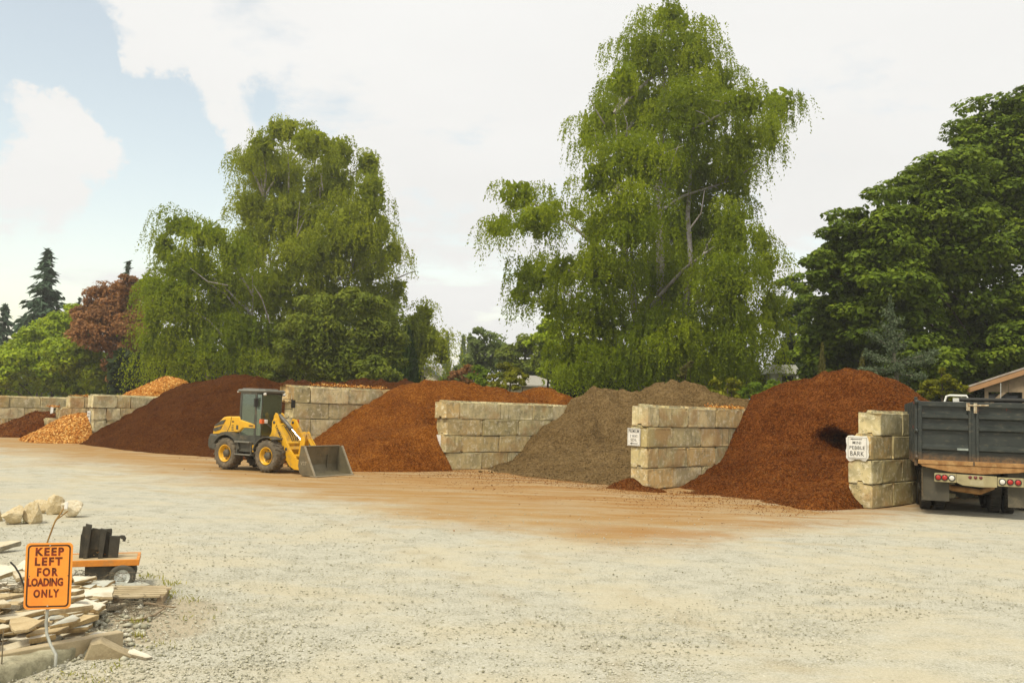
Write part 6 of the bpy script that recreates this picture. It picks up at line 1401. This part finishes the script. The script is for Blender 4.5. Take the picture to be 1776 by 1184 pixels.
def debris():
    n = 140; r = chips_r; P = np.stack([cg[0] - .40 + r.normal(0, .05, n), cg[1] + .12 + r.normal(0, .03, n), .345 + np.abs(r.normal(0, .03, n))], 1); nn = unit(r.normal(0, .5, (n, 3)) + np.array([0, 0, 1.])); A = unit(np.cross(nn, r.normal(0, 1, (n, 3)))); B = np.cross(nn, A)
    V, Q = leaf_quads(P, A, B, r.uniform(.008, .02, n), r.uniform(.006, .012, n)); tag(np_mesh('dry_leaves', V, Q, OC, None, r.random(n)), 'dry orange leaf litter caught between the carriage plates', 'leaf litter', kind='stuff')
debris()
# boulders
ROCK = weathered('tan_boulder', (.60, .50, .31), (.47, .36, .19), 6., .9, .6, dirt=(.66, .60, .44), dirt_amt=.6)
ROCKW = weathered('pale_boulder', (.66, .60, .45), (.55, .46, .30), 6., .9, .6, dirt=(.45, .33, .17), dirt_amt=.6)
def boulder(px, py, w, d, h, label, m, seed, rot=0., tilt=0.):
    r = random.Random(seed); bm = bmesh.new(); bmesh.ops.create_icosphere(bm, subdivisions=4, radius=1.)
    cuts = [(Vector((r.gauss(0, 1), r.gauss(0, 1), r.gauss(0, .8))).normalized(), r.uniform(.45, .8)) for _ in range(14)]
    for v in bm.verts:
        for n_, k in cuts:
            e = v.co.dot(n_) - k
            if e > 0: v.co -= n_ * e * .98
        v.co += v.co.normalized() * (.11 * fbm(v.co.x * 1.6, v.co.y * 1.6 + seed, v.co.z * 1.6, 4) + .02 * mnoise.noise(v.co * 7))
    me = bpy.data.meshes.new('boulder'); bm.to_mesh(me); bm.free(); me.materials.append(m)
    o = link('boulder', me); q = ground_at(px, py); o.location = (q[0], q[1] + d * .4, h * .38); o.scale = (w / 2, d / 2, h / 2 * 1.15); o.rotation_euler = (tilt, .0, rot); tag(o, label, 'boulder')
    md = o.modifiers.new('split', 'EDGE_SPLIT'); md.split_angle = math.radians(16)
    for p in me.polygons: p.use_smooth = True
K = 1 / 98.
boulder(91, 893, 38 * K, .38, 40 * K, 'round topped tan boulder, tallest of the rock group at the left edge', ROCK, 1, .3)
boulder(118, 898, 46 * K, .42, 32 * K, 'white topped boulder at the right end of the rock group', ROCKW, 2, .7)
boulder(48, 908, 46 * K, .40, 40 * K, 'craggy orange tan boulder in the middle of the rock group', ROCK, 3, -.2)
boulder(12, 910, 44 * K, .42, 36 * K, 'broad tan boulder at the left edge of the picture', ROCK, 4, .2)
boulder(66, 890, 34 * K, .34, 32 * K, 'smaller tan boulder wedged behind the craggy one', ROCK, 5, 1.1)
boulder(-22, 905, 40 * K, .4, 34 * K, 'boulder cut off by the left edge of the picture', ROCK, 6, .5)
boulder(67, 906, 12 * K, .1, 10 * K, 'little brown stone at the right foot of the craggy boulder', ROCK, 7)
boulder(10, 908, 11 * K, .1, 8 * K, 'little white stone at the foot of the broad tan boulder', ROCKW, 8)
# grass tufts and weeds
F_TUFT = leaf_mat('weed_blades', (.16, .18, .03), (.26, .26, .05), (.42, .38, .10), .3)
def tufts():
    r = np.random.default_rng(8); spots = [(145, 1130, .10, 50, .10), (50, 905, .16, 60, .07), (290, 1030, .14, 46, .05), (250, 1000, .18, 60, .05), (295, 1012, .15, 40, .05), (236, 1080, .06, 24, .05), (238, 1103, .06, 22, .05), (190, 1158, .14, 34, .03), (163, 1182, .12, 26, .03), (120, 1170, .12, 20, .03), (320, 1040, .2, 40, .04), (25, 1140, .1, 16, .05), (272, 1118, .2, 26, .03), (340, 1070, .25, 30, .03)]
    Vs, Qs, Ts, b = [], [], [], 0
    for px, py, w, n, h in spots:
        g = ground_at(px, py); P = np.stack([g[0] + r.normal(0, w * .6, n), g[1] + r.normal(0, w * .6, n), np.full(n, h * .4)], 1); A = unit(r.normal(0, .55, (n, 3)) + np.array([0, 0, 1.])); B = unit(np.cross(A, r.normal(0, 1, (n, 3))))
        V, Q = leaf_quads(P, A, B, h * r.uniform(.4, 1., n), .004 + .06 * h * r.random(n)); Vs.append(V); Qs.append(Q + b); Ts.append(r.random(n)); b += len(V)
    tag(np_mesh('grass', np.concatenate(Vs), np.concatenate(Qs), F_TUFT, None, np.concatenate(Ts)), 'sparse grass tufts and weeds growing in the gravel', 'grass', kind='stuff')
tufts()
# clods and stones along the foot of the soil and the walls
tag(loose_stones('soil_clods', SC, 500, lambda r: xy_of(W1[0] + r.uniform(.6, 7.8), W1[1] + 2.2 + r.normal(0, .7)), (.02, .09), seed=15), 'soil clods crumbled in front of the grey soil heap', 'clods', kind='stuff')
tag(loose_stones('bark_litter', RC, 13000, lambda r: xy_of(r.uniform(W0[0] - 4, W3[0] - .2), W2[1] - abs(r.normal(0, 2.6)) + .6), (.008, .024), seed=16), 'bark crumbs scattered on the yard in front of the bays', 'bark litter', kind='stuff')
# ================================================================== haze
def haze():
    o = MB().box(-1520, 1520, -230, 1830, -1.2, 29).build('haze', (lambda g: g.mat)(NG('haze_air')))
    m = o.data.materials[0]; t = m.node_tree; v = t.nodes.new('ShaderNodeVolumePrincipled'); v.inputs['Color'].default_value = (.95, .95, .90, 1); v.inputs['Density'].default_value = .0007; v.inputs['Anisotropy'].default_value = .2
    t.links.new(v.outputs[0], [n for n in t.nodes if n.type == 'OUTPUT_MATERIAL'][0].inputs['Volume']); tag(o, kind='stuff', label='thin warm haze in the air over the yard', cat='haze')
haze()
print('objects', len(bpy.data.objects), 'tris', sum(len(o.data.loops) - 2 * len(o.data.polygons) for o in bpy.data.objects if o.type == 'MESH'))
